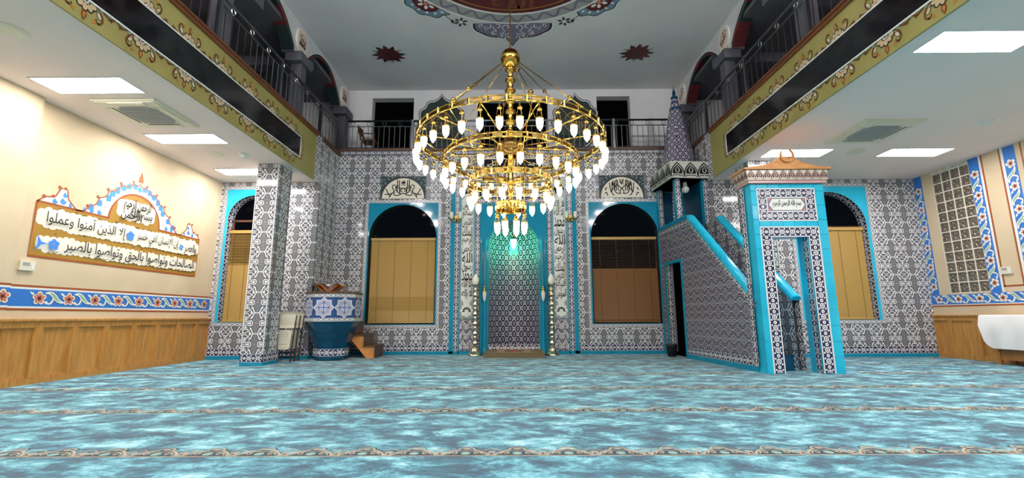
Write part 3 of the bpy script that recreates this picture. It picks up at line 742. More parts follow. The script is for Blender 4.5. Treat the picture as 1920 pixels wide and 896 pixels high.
def cassette(x0,x1,y0,y1,lab):
    R=empty('air_conditioner',((x0+x1)/2,(y0+y1)/2,ZC),lab,'air conditioner','ceiling cassette air conditioners')
    q=ceil(ZC).at((x0+x1)/2,-(y0+y1)/2,0); w,h=(x1-x0)/2,(y1-y0)/2
    MB().poly(q,[(-w,-h),(w,-h),(w,h),(-w,h)],.035,0).poly(q,[(-w*.93,-h*.93),(w*.93,-h*.93),(w*.93,h*.93),(-w*.93,h*.93)],.045,0).build('cover','ivory_plastic',R); R=[c_ for c_ in R.children][0]
    mb=MB(); c=.12; a,b=w*.62,h*.62
    mb.poly(q,[(-a,-b+c),(-a+c,-b),(a-c,-b),(a,-b+c),(a,b-c),(a-c,b),(-a+c,b),(-a,b-c)],.052,0)
    for i in range(13): 
        s=-b*.85+i*b*1.7/12; mb.fbox(q,-a*.9,s-.012,.052,a*.9,s+.006,.058,1)
    mb.build('grille',['grey_paint','grey_paint'],R)
    for k in range(4):
        g=q.rot(k*PI/2); d=(h if k%2==0 else w)*.80; l=(w if k%2==0 else h)*.55
        MB().fbox(g,-l,d-.05,.045,l,d+.05,.055,0).fbox(g,-l,d-.062,.045,l,d-.05,.052,1).build('louvre',['ivory_plastic','black_paint'],R)
cassette(-6.72,-5.70,6.65,7.70,'square ceiling air conditioner between two light panels of the left aisle')
cassette(6.28,7.38,7.58,8.66,'square ceiling air conditioner over the right aisle')
for x,y,lab in ((-6.35,9.12,'flat round ceiling speaker near the far light panel of the left aisle'),(-6.07,4.92,'flat round ceiling speaker at the upper left corner'),(7.32,9.2,'flat round ceiling speaker between the two far right light panels')):
    mb=MB().lathe([(.001,-.022),(.12,-.022),(.165,-.012),(.175,0)],(x,y,ZC),20); tag(mb.build('ceiling_speaker','ivory_plastic'),lab,'speaker','round ceiling speakers')
for x,y,lab in ((-5.75,9.15,'small white smoke detector over the left aisle'),(8.57,7.72,'small white smoke detector over the right aisle')):
    R=empty('smoke_detector',(x,y,ZC),lab,'smoke detector','smoke detectors')
    MB().lathe([(.105,0),(.10,-.03),(.07,-.035)],(x,y,ZC),14).build('base','white_paint',R); MB().lathe([(.07,-.035),(.055,-.05),(.055,-.07),(.03,-.085),(.001,-.087)],(x,y,ZC),12).build('sensor_head','white_paint',R)
# ================================================================ GALLERY RAILINGS
def railing(fr,a0,a1,zb,posts,pitch,lab,ht=.93,mats='steel'):
    R=empty('gallery_railing',fr((a0+a1)/2,zb,0),lab,'railing')
    L=MB(); L.tube([fr(a0,zb+ht,0),fr(a1,zb+ht,0)],.030,8); L.build('handrail','steel',R,True)
    MB().tube([fr(a0,zb+ht-.17,0),fr(a1,zb+ht-.17,0)],.014,6).build('middle_rail','steel',R)
    MB().tube([fr(a0,zb+.10,0),fr(a1,zb+.10,0)],.014,6).build('bottom_rail','steel',R)
    o=None
    for p in posts:
        if o is None: o=MB().fbox(Fr((0,0,0),fr.u,fr.v),-.035,0,-.035,.035,ht+.03,.035).build('post','steel',R); o.data.transform(Matrix.Translation(LOC[R])); o.location=fr(p,zb,0)-Vector(LOC[R])
        else: part_copy(o,R,fr(p,zb,0))
    x=a0+pitch/2; o=None; kn=None; i=0
    while x<a1:
        if all(abs(x-p)>.06 for p in posts):
            if o is None: o=MB().tube([(0,0,.10),(0,0,ht-.17)],.010,5).build('baluster',mats,R); o.data.transform(Matrix.Translation(LOC[R])); o.location=fr(x,zb,0)-Vector(LOC[R])
            else: part_copy(o,R,fr(x,zb,0))
            if i%3==0:
                if kn is None: kn=MB().tube([(.0+.055*math.cos(t),0,ht-.085+.055*math.sin(t)) if abs(fr.u.x)>.5 else (0,.055*math.cos(t),ht-.085+.055*math.sin(t)) for t in [2*PI*j/12 for j in range(13)]],.009,4,caps=False).build('rail_ring',mats,R); kn.data.transform(Matrix.Translation(LOC[R])); kn.location=fr(x,zb,0)-Vector(LOC[R])
                else: part_copy(kn,R,fr(x,zb,0))
            i+=1
        x+=pitch
railing(back(WN+.10),-AX+.05,AX-.05,5.76,[-4.9,-2.95,-1.0,1.0,2.95,4.9],.155,'grey metal railing of the gallery above the mihrab wall')
railing(left(-AX-.10),1.5,12.4,ZF1+.04,[2.87,4.95,7.04,9.13,11.2],.20,'grey metal railing of the left gallery above the painted fascia',mats='chrome')
railing(right(AX+.10),-12.4,-1.5,ZF1+.04,[-11.2,-9.13,-7.04,-4.95,-2.87],.20,'dark metal railing of the right gallery above the painted fascia')
# gallery chair behind the back railing
R=empty('wooden_chair',(-4.35,12.95,5.76),'dark wooden chair behind the gallery railing at the far left','chair')
x,y,z=-4.35,12.95,5.76
MB().box(x-.2,y-.2,z+.44,x+.22,y+.2,z+.48).build('seat','dark_wood',R)
MB().tube([(x-.3,y-.18,z+.92),(x-.2,y-.18,z+.45)],.025,5).tube([(x-.3,y+.18,z+.92),(x-.2,y+.18,z+.45)],.025,5).box(x-.31,y-.18,z+.7,x-.27,y+.18,z+.9).build('backrest','dark_wood',R)
MB().tube([(x-.2,y-.2,z+.66),(x+.22,y-.2,z+.64)],.02,5).tube([(x+.2,y-.2,z+.64),(x+.2,y-.2,z+.46)],.018,5).build('armrest','dark_wood',R)
for a,b in ((-.18,-.18),(-.18,.18),(.2,-.18),(.2,.18)): MB().tube([(x+a,y+b,z),(x+a,y+b,z+.45)],.02,5).build('leg','dark_wood',R)
# ================================================================ WALL PAINTINGS
def flower_unit(mb,f,s=1.0,vine=True,leafs=True):
    """one repeat (length .48) of the painted blue band, flower at the centre; 0 petal 1 coral 2 white 3 sage 4 black 5 maroon"""
    for i in range(5):
        t=2*PI*i/5+PI/2; mb.disc(f,.062*s*math.cos(t),.062*s*math.sin(t),.054*s,.003,4,n=10,ry=.048*s,rot=t); 
    for i in range(5):
        t=2*PI*i/5+PI/2; mb.disc(f,.062*s*math.cos(t),.062*s*math.sin(t),.049*s,.004,2,n=10,ry=.043*s,rot=t); mb.disc(f,(.055 if s>.99 else .036)*math.cos(t),(.055 if s>.99 else .036)*math.sin(t),.036*s if s>.99 else .026,.005,1,n=8,ry=.026*s if s>.99 else .012,rot=t)
    mb.disc(f,0,0,.028*s,.006,5,n=8)
    if not vine:
        return
    mb.ribbon(f,bez((.12,-.07),(.19,-.13),(.25,-.01),(.20,.05),n=8),.044,.0025,4,taper=True); mb.ribbon(f,bez((.12,-.07),(.19,-.13),(.25,-.01),(.20,.05),n=8),.034,.0032,2,taper=True)
    P=bez((.09,.08),(.24,.13),(.24,-.06),(.40,-.06),n=12)
    mb.ribbon(f,P,.092,.003,4,taper=True); mb.ribbon(f,P,.078,.004,2,taper=True); mb.ribbon(f,P[2:-2],.044,.005,3,taper=True)
    mb.poly(f,[(-.16,.10),(-.10,.085),(-.07,.045),(-.12,.05)],.004,2,side=False); mb.poly(f,[(.16,-.10),(.10,-.085),(.07,-.045),(.13,-.045)],.004,2,side=False)
FM=['petal_paint','coral_paint','white_paint','sage_paint','ink','maroon_paint']
def band(fr,p,q,width,first,lab=None,parent=None,pitch=.48,s=1.0,edges=True,name='painted_band'):
    """blue band from p to q along its centre line"""
    p=Vector(p); q=Vector(q); d=(q-p).normalized(); L=(q-p).length; g=Fr(fr(p.x,p.y,0),fr.u*d.x+fr.v*d.y,-fr.u*d.y+fr.v*d.x)
    R=parent or empty(name,g(L/2,0,0),lab,'wall painting','blue flower bands painted on the side walls')
    w=width/2
    MB().fbox(g,0,-w,0,L,w,.004).build('blue_ground','blue_paint',R)
    if edges:
        MB().fbox(g,0,w,0,L,w+.03,.0035).fbox(g,0,-w-.03,0,L,-w,.0035).build('white_edge','white_paint',R)
        MB().fbox(g,0,w+.03,0,L,w+.065,.003).fbox(g,0,-w-.065,0,L,-w-.03,.003).build('rust_edge','rust_paint',R)
    x=first
    while x<L-.05:
        mb=MB(); flower_unit(mb,g.at(x,0,.003),s,x+.40<L and x>.16); mb.build('painted_flower',FM,R); x+=pitch
    return R
band(left(XL),(6.64,1.315),(WW-.02,1.315),.26,.50,'blue band with red flowers above the oak wainscot on the left wall')
band(left(XL+.10),(3.0,1.32),(6.62,1.32),.26,.17,'blue flower band on the projecting wall at the far left edge')
fr=right(XR)
band(fr,(-WW+.01,1.345),(-3.0,1.345),.22,.20,'horizontal blue flower band above the oak wainscot on the right wall',s=.9,edges=False)
band(fr,(-WW+.13,1.46),(-WW+.13,ZC-.01),.22,.2,'vertical blue flower band beside the tiled wall, left of the glass blocks',s=.9,edges=False)
band(fr,(-9.66,1.46),(-9.66,ZC-.01),.22,.2,'vertical blue flower band directly right of the glass blocks',s=.9,edges=False)
band(fr,(-8.93,1.46),(-8.93,ZC-.01),.22,.2,'vertical blue flower band nearest the right picture edge',s=.9,edges=False)
mb=MB()
for a,b,c,d in ((-9.50,1.56,-9.465,ZC),(-9.13,1.56,-9.095,ZC),(-9.50,1.56,-9.095,1.595),(-11.2,1.18,-3,1.215),(-8.72,1.56,-8.69,ZC),(-8.72,1.56,-3,1.595)): mb.fbox(fr,a,b,0,c,d,.003)
RB=empty('painted_border',(XR,9.3,1.18),'thin rust brown and white painted lines framing the blue bands on the right wall','wall painting'); mb.build('rust_line','rust_paint',RB)
mb=MB()
for a,b,c,d in ((-9.545,1.46,-9.50,ZC),(-9.095,1.46,-9.045,ZC),(-11.2,1.215,-3,1.235)): mb.fbox(fr,a,b,0,c,d,.0028)
mb.build('white_line','white_paint',RB)
# glass block window
y0,y1,z0=GB; R=struct(empty('window_5',(XR,(y0+y1)/2,z0),None,None))
MB().fbox(fr,-y1,z0,-.10,-y0,ZC,-.06).build('back_joint','white_paint',R)
mb=MB(); nc,cw=4,(y1-y0)/4; nr=12; ch=(ZC-z0)/12.35
for i in range(nc+1): mb.fbox(fr,-y1+i*cw-.010,z0,-.06,-y1+i*cw+.010,ZC,-.008)
for j in range(nr+2):
    z=min(z0+j*ch,ZC); mb.fbox(fr,-y1,z-.010,-.06,-y0,z+.010,-.009)
mb.build('mortar_grid','cloud_white',R); o=None
mb=MB(); a,b=cw/2-.014,ch/2-.014
mb.add([fr(s*a,t*b,-.02)-fr(0,0,0) for s,t in ((-1,-1),(1,-1),(1,1),(-1,1))]+[fr(s*a*.86,t*b*.86,-.002)-fr(0,0,0) for s,t in ((-1,-1),(1,-1),(1,1),(-1,1))]+[fr(s*a,t*b,-.058)-fr(0,0,0) for s,t in ((-1,-1),(1,-1),(1,1),(-1,1))],[(4,5,6,7),(0,1,5,4),(1,2,6,5),(2,3,7,6),(3,0,4,7),(8,9,1,0),(9,10,2,1),(10,11,3,2),(11,8,0,3)])
for i in range(nc):
    for j in range(nr):
        loc=fr(-y1+(i+.5)*cw,z0+(j+.5)*ch,0)
        if o is None: o=mb.build('glass_block','block_glass',R); o.data.transform(Matrix.Translation(LOC[R])); o.location=Vector(loc)-Vector(LOC[R])
        else: part_copy(o,R,loc)
# thermostats
def thermostat(fr,a,b,lab):
    R=empty('thermostat',fr(a,b,0),lab,'thermostat','wall thermostats'); R_=MB().fbox(fr,a-.11,b-.075,0,a+.11,b+.075,.035).build('housing','ivory_plastic',R)
    MB().fbox(fr,a-.07,b+.0,.035,a+.03,b+.05,.038).build('display','grey_paint',R_); MB().fbox(fr,a+.055,b-.05,.035,a+.085,b+.04,.041).build('button','white_paint',R_)
thermostat(left(XL+.0),6.86,1.80,'cream thermostat on the left wall below the calligraphy mural')
thermostat(fr,-9.38,1.90,'cream thermostat on the right wall between the flower bands')
# calligraphy mural on the left wall
f=left(XL); g=f; R=empty('calligraphy_mural',f(8.7,1.96,0),'large gold and blue calligraphy mural with scalloped crest on the left wall','mural')
a0,a1,b0,b1=6.86,10.56,1.96,2.83; cx=8.72
out=[(a0,b0),(a1,b0),(a1,b1),(cx+.60,b1)]+arc(cx,b1+.0,.58,0,PI,16,ry=.56)+[(cx-.60,b1),(a0,b1)]
MB().poly(f,out,.004,0,side=False).build('gold_ground','gold_paint',R)
mb=MB(); mb.ribbon(f,[(a0,b1),(a0,b0),(a1,b0),(a1,b1),(cx+.6,b1)]+arc(cx,b1,.60,0,PI,16,ry=.58)+[(cx-.6,b1),(a0,b1)],.035,.006,0); mb.build('rust_outline','rust_paint',R)
# crest : white ground, blue scrolls, rust outline with buds
def scallop(P,bul=.05):
    o=[]
    for p,q in zip(P,P[1:]):
        p=Vector(p);q=Vector(q);d=q-p;n=Vector((-d.y,d.x)).normalized()
        for i in range(7): t=i/7; o.append(tuple(p+d*t+n*bul*math.sin(PI*t)))
    return o+[tuple(P[-1])]
half=[(cx+1.22,b1),(cx+1.0,b1+.12),(cx+.83,b1+.32),(cx+.66,b1+.50),(cx+.42,b1+.68),(cx+.16,b1+.78),(cx,b1+.82)]
cre=scallop(half,.045); cre=cre[:-1]+[(2*cx-a,b) for a,b in cre[::-1]]
inner=arc(cx,b1,.64,0,PI,20,ry=.62)
# ground built as a band between the crest outline and the arch
mb=MB(); n=len(cre)
for i in range(n-1):
    t0=PI*i/(n-1); t1=PI*(i+1)/(n-1); q0=(cx+.62*math.cos(t0),b1+.60*math.sin(t0)); q1=(cx+.62*math.cos(t1),b1+.60*math.sin(t1))
    mb.add([f(*cre[i],.003),f(*cre[i+1],.003),f(*q1,.003),f(*q0,.003)],[(0,1,2,3)])
sidec=[]
for sg in (-1,1):
    X=lambda u:(cx+sg*u)
    side=[(X(1.84 if sg>0 else 1.86),b1),(X(1.74),b1+.10),(X(1.60),b1+.13),(X(1.52),b1+.30),(X(1.42),b1+.30),(X(1.38),b1+.14),(X(1.22),b1)]
    sidec.append(side); mb.poly(f,side if sg<0 else side,.003,0,side=False)
mb.build('white_ground','white_paint',R)
mb=MB(); mb.ribbon(f,cre,.022,.006,0)
for s in sidec: mb.ribbon(f,s,.022,.006,0)
for a,b in [cre[i] for i in range(7,n-7,7)]+[s[i] for s in sidec for i in (1,2,3,4)]:
    if abs(a-cx)>.05: v=Vector((a-cx,b-b1)).normalized()*.035; mb.disc(f,a+v.x,b+v.y,.028,.007,0,n=8)
mb.poly(f,[(cx-.06,b1+.85),(cx+.06,b1+.85),(cx+.05,b1+.93),(cx,b1+1.08),(cx-.05,b1+.93)],.006,0,side=False)
mb.build('crest_outline','rust_paint',R)
mb=MB()
for sg in (-1,1):
    for i in range(8):
        t=PI/2-(.16+i*.185); r=.70+(.03 if i<4 else .02)+(0 if i<6 else .12*(i-5)); X,Y=cx+sg*r*math.cos(t)*1.02,b1+r*math.sin(t)*(.98 if i<6 else .8)+.02
        rr=.065 if i<6 else .055
        mb.ribbon(f,spiral(X,Y,rr,i*1.3 if sg>0 else PI-i*1.3,.8,10,sg=sg),.036,.005,0)
        mb.poly(f,[(X-.045,Y-.055),(X+.05,Y-.045),(X+.055,Y+.045),(X,Y+.075),(X-.055,Y+.03)],.0055,0,side=False)
    for (u,v,r) in ((.80,.05,.05),(.95,.05,.045),(1.08,.03,.03),(1.47,.08,.06),(1.60,.05,.045),(1.45,.19,.04),(1.34,.04,.03)):
        m=(cx+sg*u,b1+v); mb.ribbon(f,spiral(m[0],m[1],r,sg*.5+1,.7,8,sg=sg),.022,.005,0); mb.poly(f,[(m[0]-r*.8,m[1]-.02),(m[0]+r*.8,m[1]-.02),(m[0]+r*.5,m[1]+.03),(m[0],m[1]+.06),(m[0]-r*.5,m[1]+.03)],.0052,0,side=False)
mb.poly(f,[(cx,b1+.64),(cx+.07,b1+.70),(cx,b1+.78),(cx-.07,b1+.70)],.0055,0,side=False)
tag(mb.build('blue_scrolls','sky_paint',R),kind='stuff')
def cloud(mb,f,a0,b0,a1,b1,mi,c,rng):
    n=max(4,int((a1-a0)/.10)); yc=(b0+b1)/2; h=(b1-b0)/2
    mb.fbox(f,a0+.05,b0+.03,c-.001,a1-.05,b1-.03,c-.0005,mi)
    for i in range(n+1):
        x=a0+(a1-a0)*i/n; e=.6 if i in (0,n) else 1
        for s in (-1,1): mb.disc(f,x,yc+s*h*(.45+.25*rng.random())*e,h*.48,c+.0002*(3*i+s+2),mi,n=12)
        mb.disc(f,x,yc,h*.6*e+.02,c+.0002*(3*i+2),mi,n=12)
rg=random.Random(3); W1=MB(); K1=MB(); rows=[
 ('إلا الذين آمنوا وعملوا',a0+.16,8.50,2.46,2.73),('إن الإنسان لفي خسر',8.66+.12,9.88,2.46,2.71),('والعصر',10.08,10.46,2.44,2.68),
 ('الصالحات وتواصوا بالحق وتواصوا بالصبر',a0+.52,10.44,2.06,2.31)]
cloud(W1,f,a0+.10,2.43,10.46,2.76,0,.006,rg); cloud(W1,f,a0+.14,2.05,10.46,2.32,0,.0063,rg)
cloud(W1,f,cx-.36,2.88,cx+.36,3.28,0,.0066,rg)
mbk=MB()
W1.build('white_cloud','cloud_white',R)
for t,x0,x1,y0,y1 in rows: lettering(K1,f,t,x0,y0,x1,y1,0,.034,.004)
for t,x0,x1,y0,y1 in (('الرحمن الرحيم',cx-.34,cx+.30,3.02,3.30),('بسم الله',cx-.18,cx+.36,2.88,3.12),('الرحمن',cx-.38,cx+.1,2.86,3.06)): lettering(K1,f,t,x0,y0,x1,y1,0,.035,.02)
for i in range(46):           # vowel marks
    x=a0+.2+3.5*rg.random(); y=rg.choice((2.75,2.77,2.40,2.345,2.05)); K1.ribbon(f,[(x,y),(x+.045,y+.02)],.009,.034,0)
tag(K1.build('black_lettering','ink',R),kind='stuff')
for x,y,s in ((8.62,2.58,1),(9.98,2.56,.75),(7.20,2.18,1.0)):
    mb=MB()
    for i in range(4 if s<1 else 5): t=2*PI*i/(4 if s<1 else 5)+.4; mb.disc(f,x+.055*s*math.cos(t),y+.055*s*math.sin(t),.04*s,.034+.0002*i,0,n=8)
    mb.build('blue_flower','sky_paint',R)
mb=MB()
mb.poly(f,[(7.10,2.18),(7.0,2.20),(6.93,2.30),(6.95,2.16),(6.92,2.04),(7.0,2.15)],.034,0,side=False)
mb.build('blue_leaf','sky_paint',R)
# lunettes above the nave windows
for sg,lab in ((-1,'half round calligraphy plaque above the arched window left of the niche'),(1,'half round calligraphy plaque above the arched window right of the niche')):
    q=back(WN).at(sg*3.1+(-.03 if sg<0 else -.02),4.30,0); R=empty('calligraphy_plaque',q(0,0,0),lab,'plaque','half round calligraphy plaques')
    MB().fbox(q,-.64,-.01,0,.64,.66,.012).build('teal_ground','night_green',R)
    mb=MB()
    for s in (-1,1):
        m=Mir(q,s<0)
        for a,b,r in ((.56,.54,.07),(.42,.60,.05),(.60,.38,.05),(.50,.46,.04),(.32,.625,.03)): mb.ribbon(m,spiral(a,b,r,a*9,.8,9),.020,.018,0)
    mb.build('corner_scrolls','slate_paint',R)
    mb=MB().poly(q,arc(0,0,.60,0,PI,26,ry=.60),.020,0); mb.build('white_lunette','cloud_white',R)
    mb=MB(); W=.026; P=[]
    if sg<0: P=[[(.06,.13),(.20,.06),(.30,.09),(.24,.20)],[(.0,.16),(.07,.12),(.16,.13),(.30,.32),(.22,.40),(.13,.38)],[(.10,.16),(.12,.54)],[(.17,.2),(.17,.56)],[(.0,.30),(.10,.30),(.23,.34)],[(.04,.44),(.04,.55),(.0,.44)],[(.25,.22),(.36,.36),(.30,.44),(.22,.38)],[(.24,.24),(.40,.03)],[(.40,.03),(.30,.12),(.52,.16),(.42,.22),(.50,.29)],[(.32,.16),(.46,.10),(.52,.13)],[(.02,.20),(.10,.22),(.12,.26),(.02,.28)]]
    else: P=[[(.0,.26),(.09,.36)],[(.0,.27),(.08,.18),(.05,.13)],[(.03,.14),(.06,.07),(.12,.16),(.18,.10),(.22,.14),(.22,.42)],[(.10,.20),(.12,.52)],[(.16,.20),(.15,.54)],[(.21,.2),(.19,.5)],[(.10,.40),(.26,.26),(.32,.16)],[(.28,.18),(.27,.46)],[(.34,.44),(.35,.16),(.22,.06)],[(.0,.42),(.04,.46),(.05,.54)],[(.42,.30),(.50,.24),(.44,.22)],[(.40,.06),(.44,.12),(.42,.20),(.48,.12)],[(.24,.50),(.25,.35)]]
    for s in (-1,1):
        m=Mir(q,s<0)
        for p in P: mb.ribbon(m,bez(*p,n=8) if len(p)>2 else p,W,.024,0)
    lettering(mb,q,'الله',-.05,.38,.05,.54,0,.024,.02); tag(mb.build('black_lettering','ink',R),kind='stuff')
# ================================================================ MIHRAB
R=empty('mihrab',(0,WN,0),'tall tiled prayer niche with blue surround between two white calligraphy strips','prayer niche')
f=back(WN)
mb=MB(); cx,hw,zs,zp=NI; na=20
ring=[(hw*math.cos(PI-PI*i/na),hw*math.sin(PI-PI*i/na)) for i in range(na+1)]
vs=[];fs=[];uv=[]
for i in range(na):
    (xa,da),(xb,db)=ring[i],ring[i+1]; s0=hw*PI*i/na-hw*PI/2; s1=hw*PI*(i+1)/na-hw*PI/2
    mb.add([(xa,WN+da,0),(xb,WN+db,0),(xb,WN+db,zp),(xa,WN+da,zp)],[(0,1,2,3)],0,[[(s0,0),(s1,0),(s1,zp),(s0,zp)]])
    for j in range(8):
        e0,e1=PI/2*j/8,PI/2*(j+1)/8; 
        P=lambda x,d,e:(x*math.cos(e),WN+d*math.cos(e),zp+hw*math.sin(e))
        mb.add([P(xa,da,e0),P(xb,db,e0),P(xb,db,e1),P(xa,da,e1)],[(0,1,2,3)],0,[[(s0,zp+hw*e0),(s1,zp+hw*e0),(s1,zp+hw*e1),(s0,zp+hw*e1)]])
mb.build('niche','ogee_tile',R,True)
mb=MB(); arched_piece(mb,f,-.94,.94,.02,4.16,0,hw,.02,zp,t=.03); A=[(-hw,.02)]+arc(0,zp,hw,PI,0,20)+[(hw,.02)]
for p,q in zip(A,A[1:]): mb.add([f(*p,.03),f(*q,.03),f(*q,-.02),f(*p,-.02)],[(0,1,2,3)])
mb.fbox(f,-.94,.02,0,-.93,4.16,.03).fbox(f,.93,.02,0,.94,4.16,.03)
mb.build('blue_surround','teal_glaze',R)
for s in (-1,1):
    MB().lathe([(.075,0),(.075,.10),(.05,.14),(.045,.2),(.045,2.9),(.06,2.95),(.07,3.05),(.04,3.1),(.001,3.1)],(s*.79,WN-.06,.02),12).build('round_colonnette','teal_glaze',R,True)
    MB().lathe([(.028,.02),(.028,3.0)],(s*.90,WN-.035,.02),8).build('round_colonnette','teal_glaze',R,True)
    m=lambda a,b:(a,b) if s>0 else (-b,-a)
    mb=MB(); 
    for a,b in ((.94,1.06),(1.51,1.64)): p,q=m(a,b); mb.strip(f,(q,.09),(q,4.92 if b>1.2 else 4.28),q-p,.022)
    mb.build('flower_border','flower_border',R)
    mb=MB(); p,q=m(1.64,1.76); mb.fbox(f,p,.02,0,q,5.0,.03); p,q=m(1.06,1.09); mb.fbox(f,p,.02,0,q,4.3,.03); p,q=m(1.48,1.51); mb.fbox(f,p,.02,0,q,4.3,.03); mb.build('blue_stripe','teal_glaze',R)
    p,q=m(1.09,1.48); mb=MB().fbox(f,p,.95,0,q,4.78,.02); mb.build('sage_ground','sage_tile',R)
    mb=MB().fbox(f,p,.09,0,q,.95,.02); mb.build('lower_panel','lattice_tile',R)
    mb=MB(); cxp=(p+q)/2       # pointed tile motifs of the lower panel
    for kx in (-.095,.095):
        for z in (.14,.40,.66):
            w_=[(cxp+kx-.07,z),(cxp+kx-.075,z+.12),(cxp+kx-.03,z+.17),(cxp+kx,z+.24),(cxp+kx+.03,z+.17),(cxp+kx+.075,z+.12),(cxp+kx+.07,z)]
            mb.ribbon(f,w_,.020,.024,0); mb.ribbon(f,[(cxp+kx-.03,z+.02),(cxp+kx-.035,z+.10),(cxp+kx,z+.15),(cxp+kx+.035,z+.10),(cxp+kx+.03,z+.02)],.014,.024,0); mb.disc(f,cxp+kx,z+.075,.018,.025,1,n=7)
    mb.build('pointed_motifs',['white_paint','maroon_paint'],R)
    # white cartouche with lettering
    a,b=cxp-.155,cxp+.155
    mb=MB().poly(f,[(a+.06,1.38),(b-.06,1.38),(b,1.46),(b,4.24),(b-.06,4.32),(a+.06,4.32),(a,4.24),(a,1.46)],.026,0)
    for (z,sy) in ((1.36,-1),(4.34,1)):
        mb.disc(f,cxp,z+sy*.02,.09,.0255,0,n=12); 
    mb.disc(f,cxp,1.16,.15,.0275,0,n=16); mb.disc(f,cxp,4.56,.13,.0275,1,n=16)
    for i in range(8): t=2*PI*i/8; mb.disc(f,cxp+.135*math.cos(t),1.16+.135*math.sin(t),.045,.0264+.0001*i,0,n=8); 
    for i in range(7): t=PI*(i)/6; mb.disc(f,cxp+.085*math.cos(t),1.14+.085*math.sin(t),.036,.0285+.0002*i,1,n=8,ry=.020,rot=t)
    for i in range(6): t=2*PI*i/6; mb.disc(f,cxp+.11*math.cos(t),4.56+.11*math.sin(t),.045,.0265+.0001*i,1,n=8)
    mb.ribbon(f,[(cxp-.04,4.50),(cxp-.04,4.62)],.016,.029,0); mb.ribbon(f,[(cxp,4.48),(cxp,4.64)],.016,.029,0); mb.ribbon(f,[(cxp+.04,4.50),(cxp+.04,4.62)],.016,.029,0)
    mb.build('white_cartouche',['white_paint','ink'],R)
    mb=MB(); ws=['لا إله','إلا الله','محمد','رسول','الله','الرحمن','الرحيم','الملك','القدوس','السلام','المؤمن'] ; z=4.22
    for i,wd in enumerate(ws if s>0 else ws[::-1]):
        lettering(mb,f,wd,a+.012,z-.26,b-.012,z+.02,0,.030+.0003*i,.012); z-=.25
    for i in range(30): x=a+.03+.25*rg.random(); zz=1.5+2.7*rg.random(); mb.ribbon(f,bez((x,zz),(x+.03,zz+.05),(x+.06,zz-.01),n=4),.010,.036+.0002*i,0)
    tag(mb.build('black_lettering','ink',R),kind='stuff')
mb=MB(); mb.strip(f,(-1.06,4.16),(1.06,4.16),.12,.024); mb.strip(f,(-1.64,4.80),(1.64,4.80),.12,.024); mb.build('flower_border','flower_border',R)
mb=MB().fbox(f,-.90,4.33,0,.90,4.66,.024,0).fbox(f,-.96,4.30,0,.96,4.69,.018,1); lettering(mb,f,'فلنولينك قبلة ترضاها فول وجهك',-.86,4.37,.86,4.62,2,.028,.02); mb.build('inscription_panel',['white_paint','ink','ink'],R)
mb=MB().fbox(f,-1.06,4.69,0,1.06,4.80,.02); mb.build('sage_ground','sage_tile',R)
mb=MB().fbox(f,-.83,5.17,0,.83,5.45,.03,0).fbox(f,-.86,5.14,0,.86,5.48,.022,1); lettering(mb,f,'واحد',.42,5.21,.78,5.42,1,.034,.01); lettering(mb,f,'ال',-.16,5.21,.14,5.42,1,.034,.01); lettering(mb,f,'امل',-.74,5.21,-.36,5.42,1,.034,.01)
mb.build('black_sign',['ink','white_paint'],R)
# prayer platform with rug
tag(MB().fbox(FLOOR,-.74,11.28,.0,.74,12.38,.13).fbox(FLOOR,-.60,12.38,0,.60,12.72,.13).build('prayer_platform','mat_olive'),'low olive brown platform at the foot of the prayer niche','platform')
mb=MB().fbox(FLOOR,-.42,11.36,.130,.42,12.45,.138,0).fbox(FLOOR,-.24,11.5,.138,.24,12.0,.140,2).fbox(FLOOR,-.10,11.45,.14,.10,11.95,.142,1)
for s in (-1,1): mb.fbox(FLOOR,s*.2-.02,11.45,.14,s*.2+.02,11.95,.141,1)
mb.build('prayer_rug',['mat_tan','mat_red','dark_woven']); o=bpy.data.objects['prayer_rug']; tag(o,'small tan prayer rug with dark red centre on the olive platform','rug')
# tall candlesticks
def candlestick(x,lab):
    R=empty('candlestick',(x,12.08,0),lab,'candlestick','tall turned candlesticks beside the niche')
    MB().lathe([(.20,0),(.20,.03),(.16,.06),(.11,.13),(.10,.20),(.05,.24),(.001,.24)],(x,12.08,0),14).build('foot','pewter',R,True)
    p=[(.04,.22)]
    for k in range(6):
        z=.26+k*.25; p+=[(.045,z),(.085,z+.03),(.095,z+.06),(.05,z+.09),(.065,z+.12),(.045,z+.16),(.07,z+.19),(.055,z+.22)]
    p+=[(.04,1.77),(.11,1.83),(.12,1.86),(.001,1.86)]
    MB().lathe(p,(x,12.08,0),12).build('shaft','pewter',R,True)
    MB().lathe([(.05,1.86),(.085,1.90),(.09,1.96),(.06,2.06),(.02,2.12),(.001,2.13)],(x,12.08,0),12).build('glass_shade','milk_glass',R,True)
candlestick(-1.02,'tall pewter candlestick with white globe left of the prayer niche'); candlestick(1.0,'tall pewter candlestick with white globe right of the prayer niche')
def hang_lamp(x,y,ztop,z,r,mat,lab,name='hanging_lamp'):
    R=empty(name,(x,y,z),lab,'lamp')
    MB().tube([(x,y,ztop),(x,y,z+.16)],.005,5).build('chain','brass',R)
    MB().lathe([(.001,.24),(.015,.22),(.03,.17),(.012,.14),(.05,.10),(r,.07),(r,.05)],(x,y,z),10).build('cap','brass',R,True)
    MB().lathe([(r*.95,.05),(r,-.02),(r*.75,-.13),(r*.3,-.20),(.001,-.21)],(x,y,z),12).build('glass_shade',mat,R,True)
hang_lamp(-.79,12.20,2.75,1.60,.055,'milk_glass','small white hanging lamp on the left blue colonnette of the niche'); hang_lamp(.79,12.20,2.75,1.60,.055,'milk_glass','small white hanging lamp on the right blue colonnette of the niche')
hang_lamp(0,12.40,3.62,3.06,.085,'green_light','glowing green lamp hanging inside the top of the prayer niche')
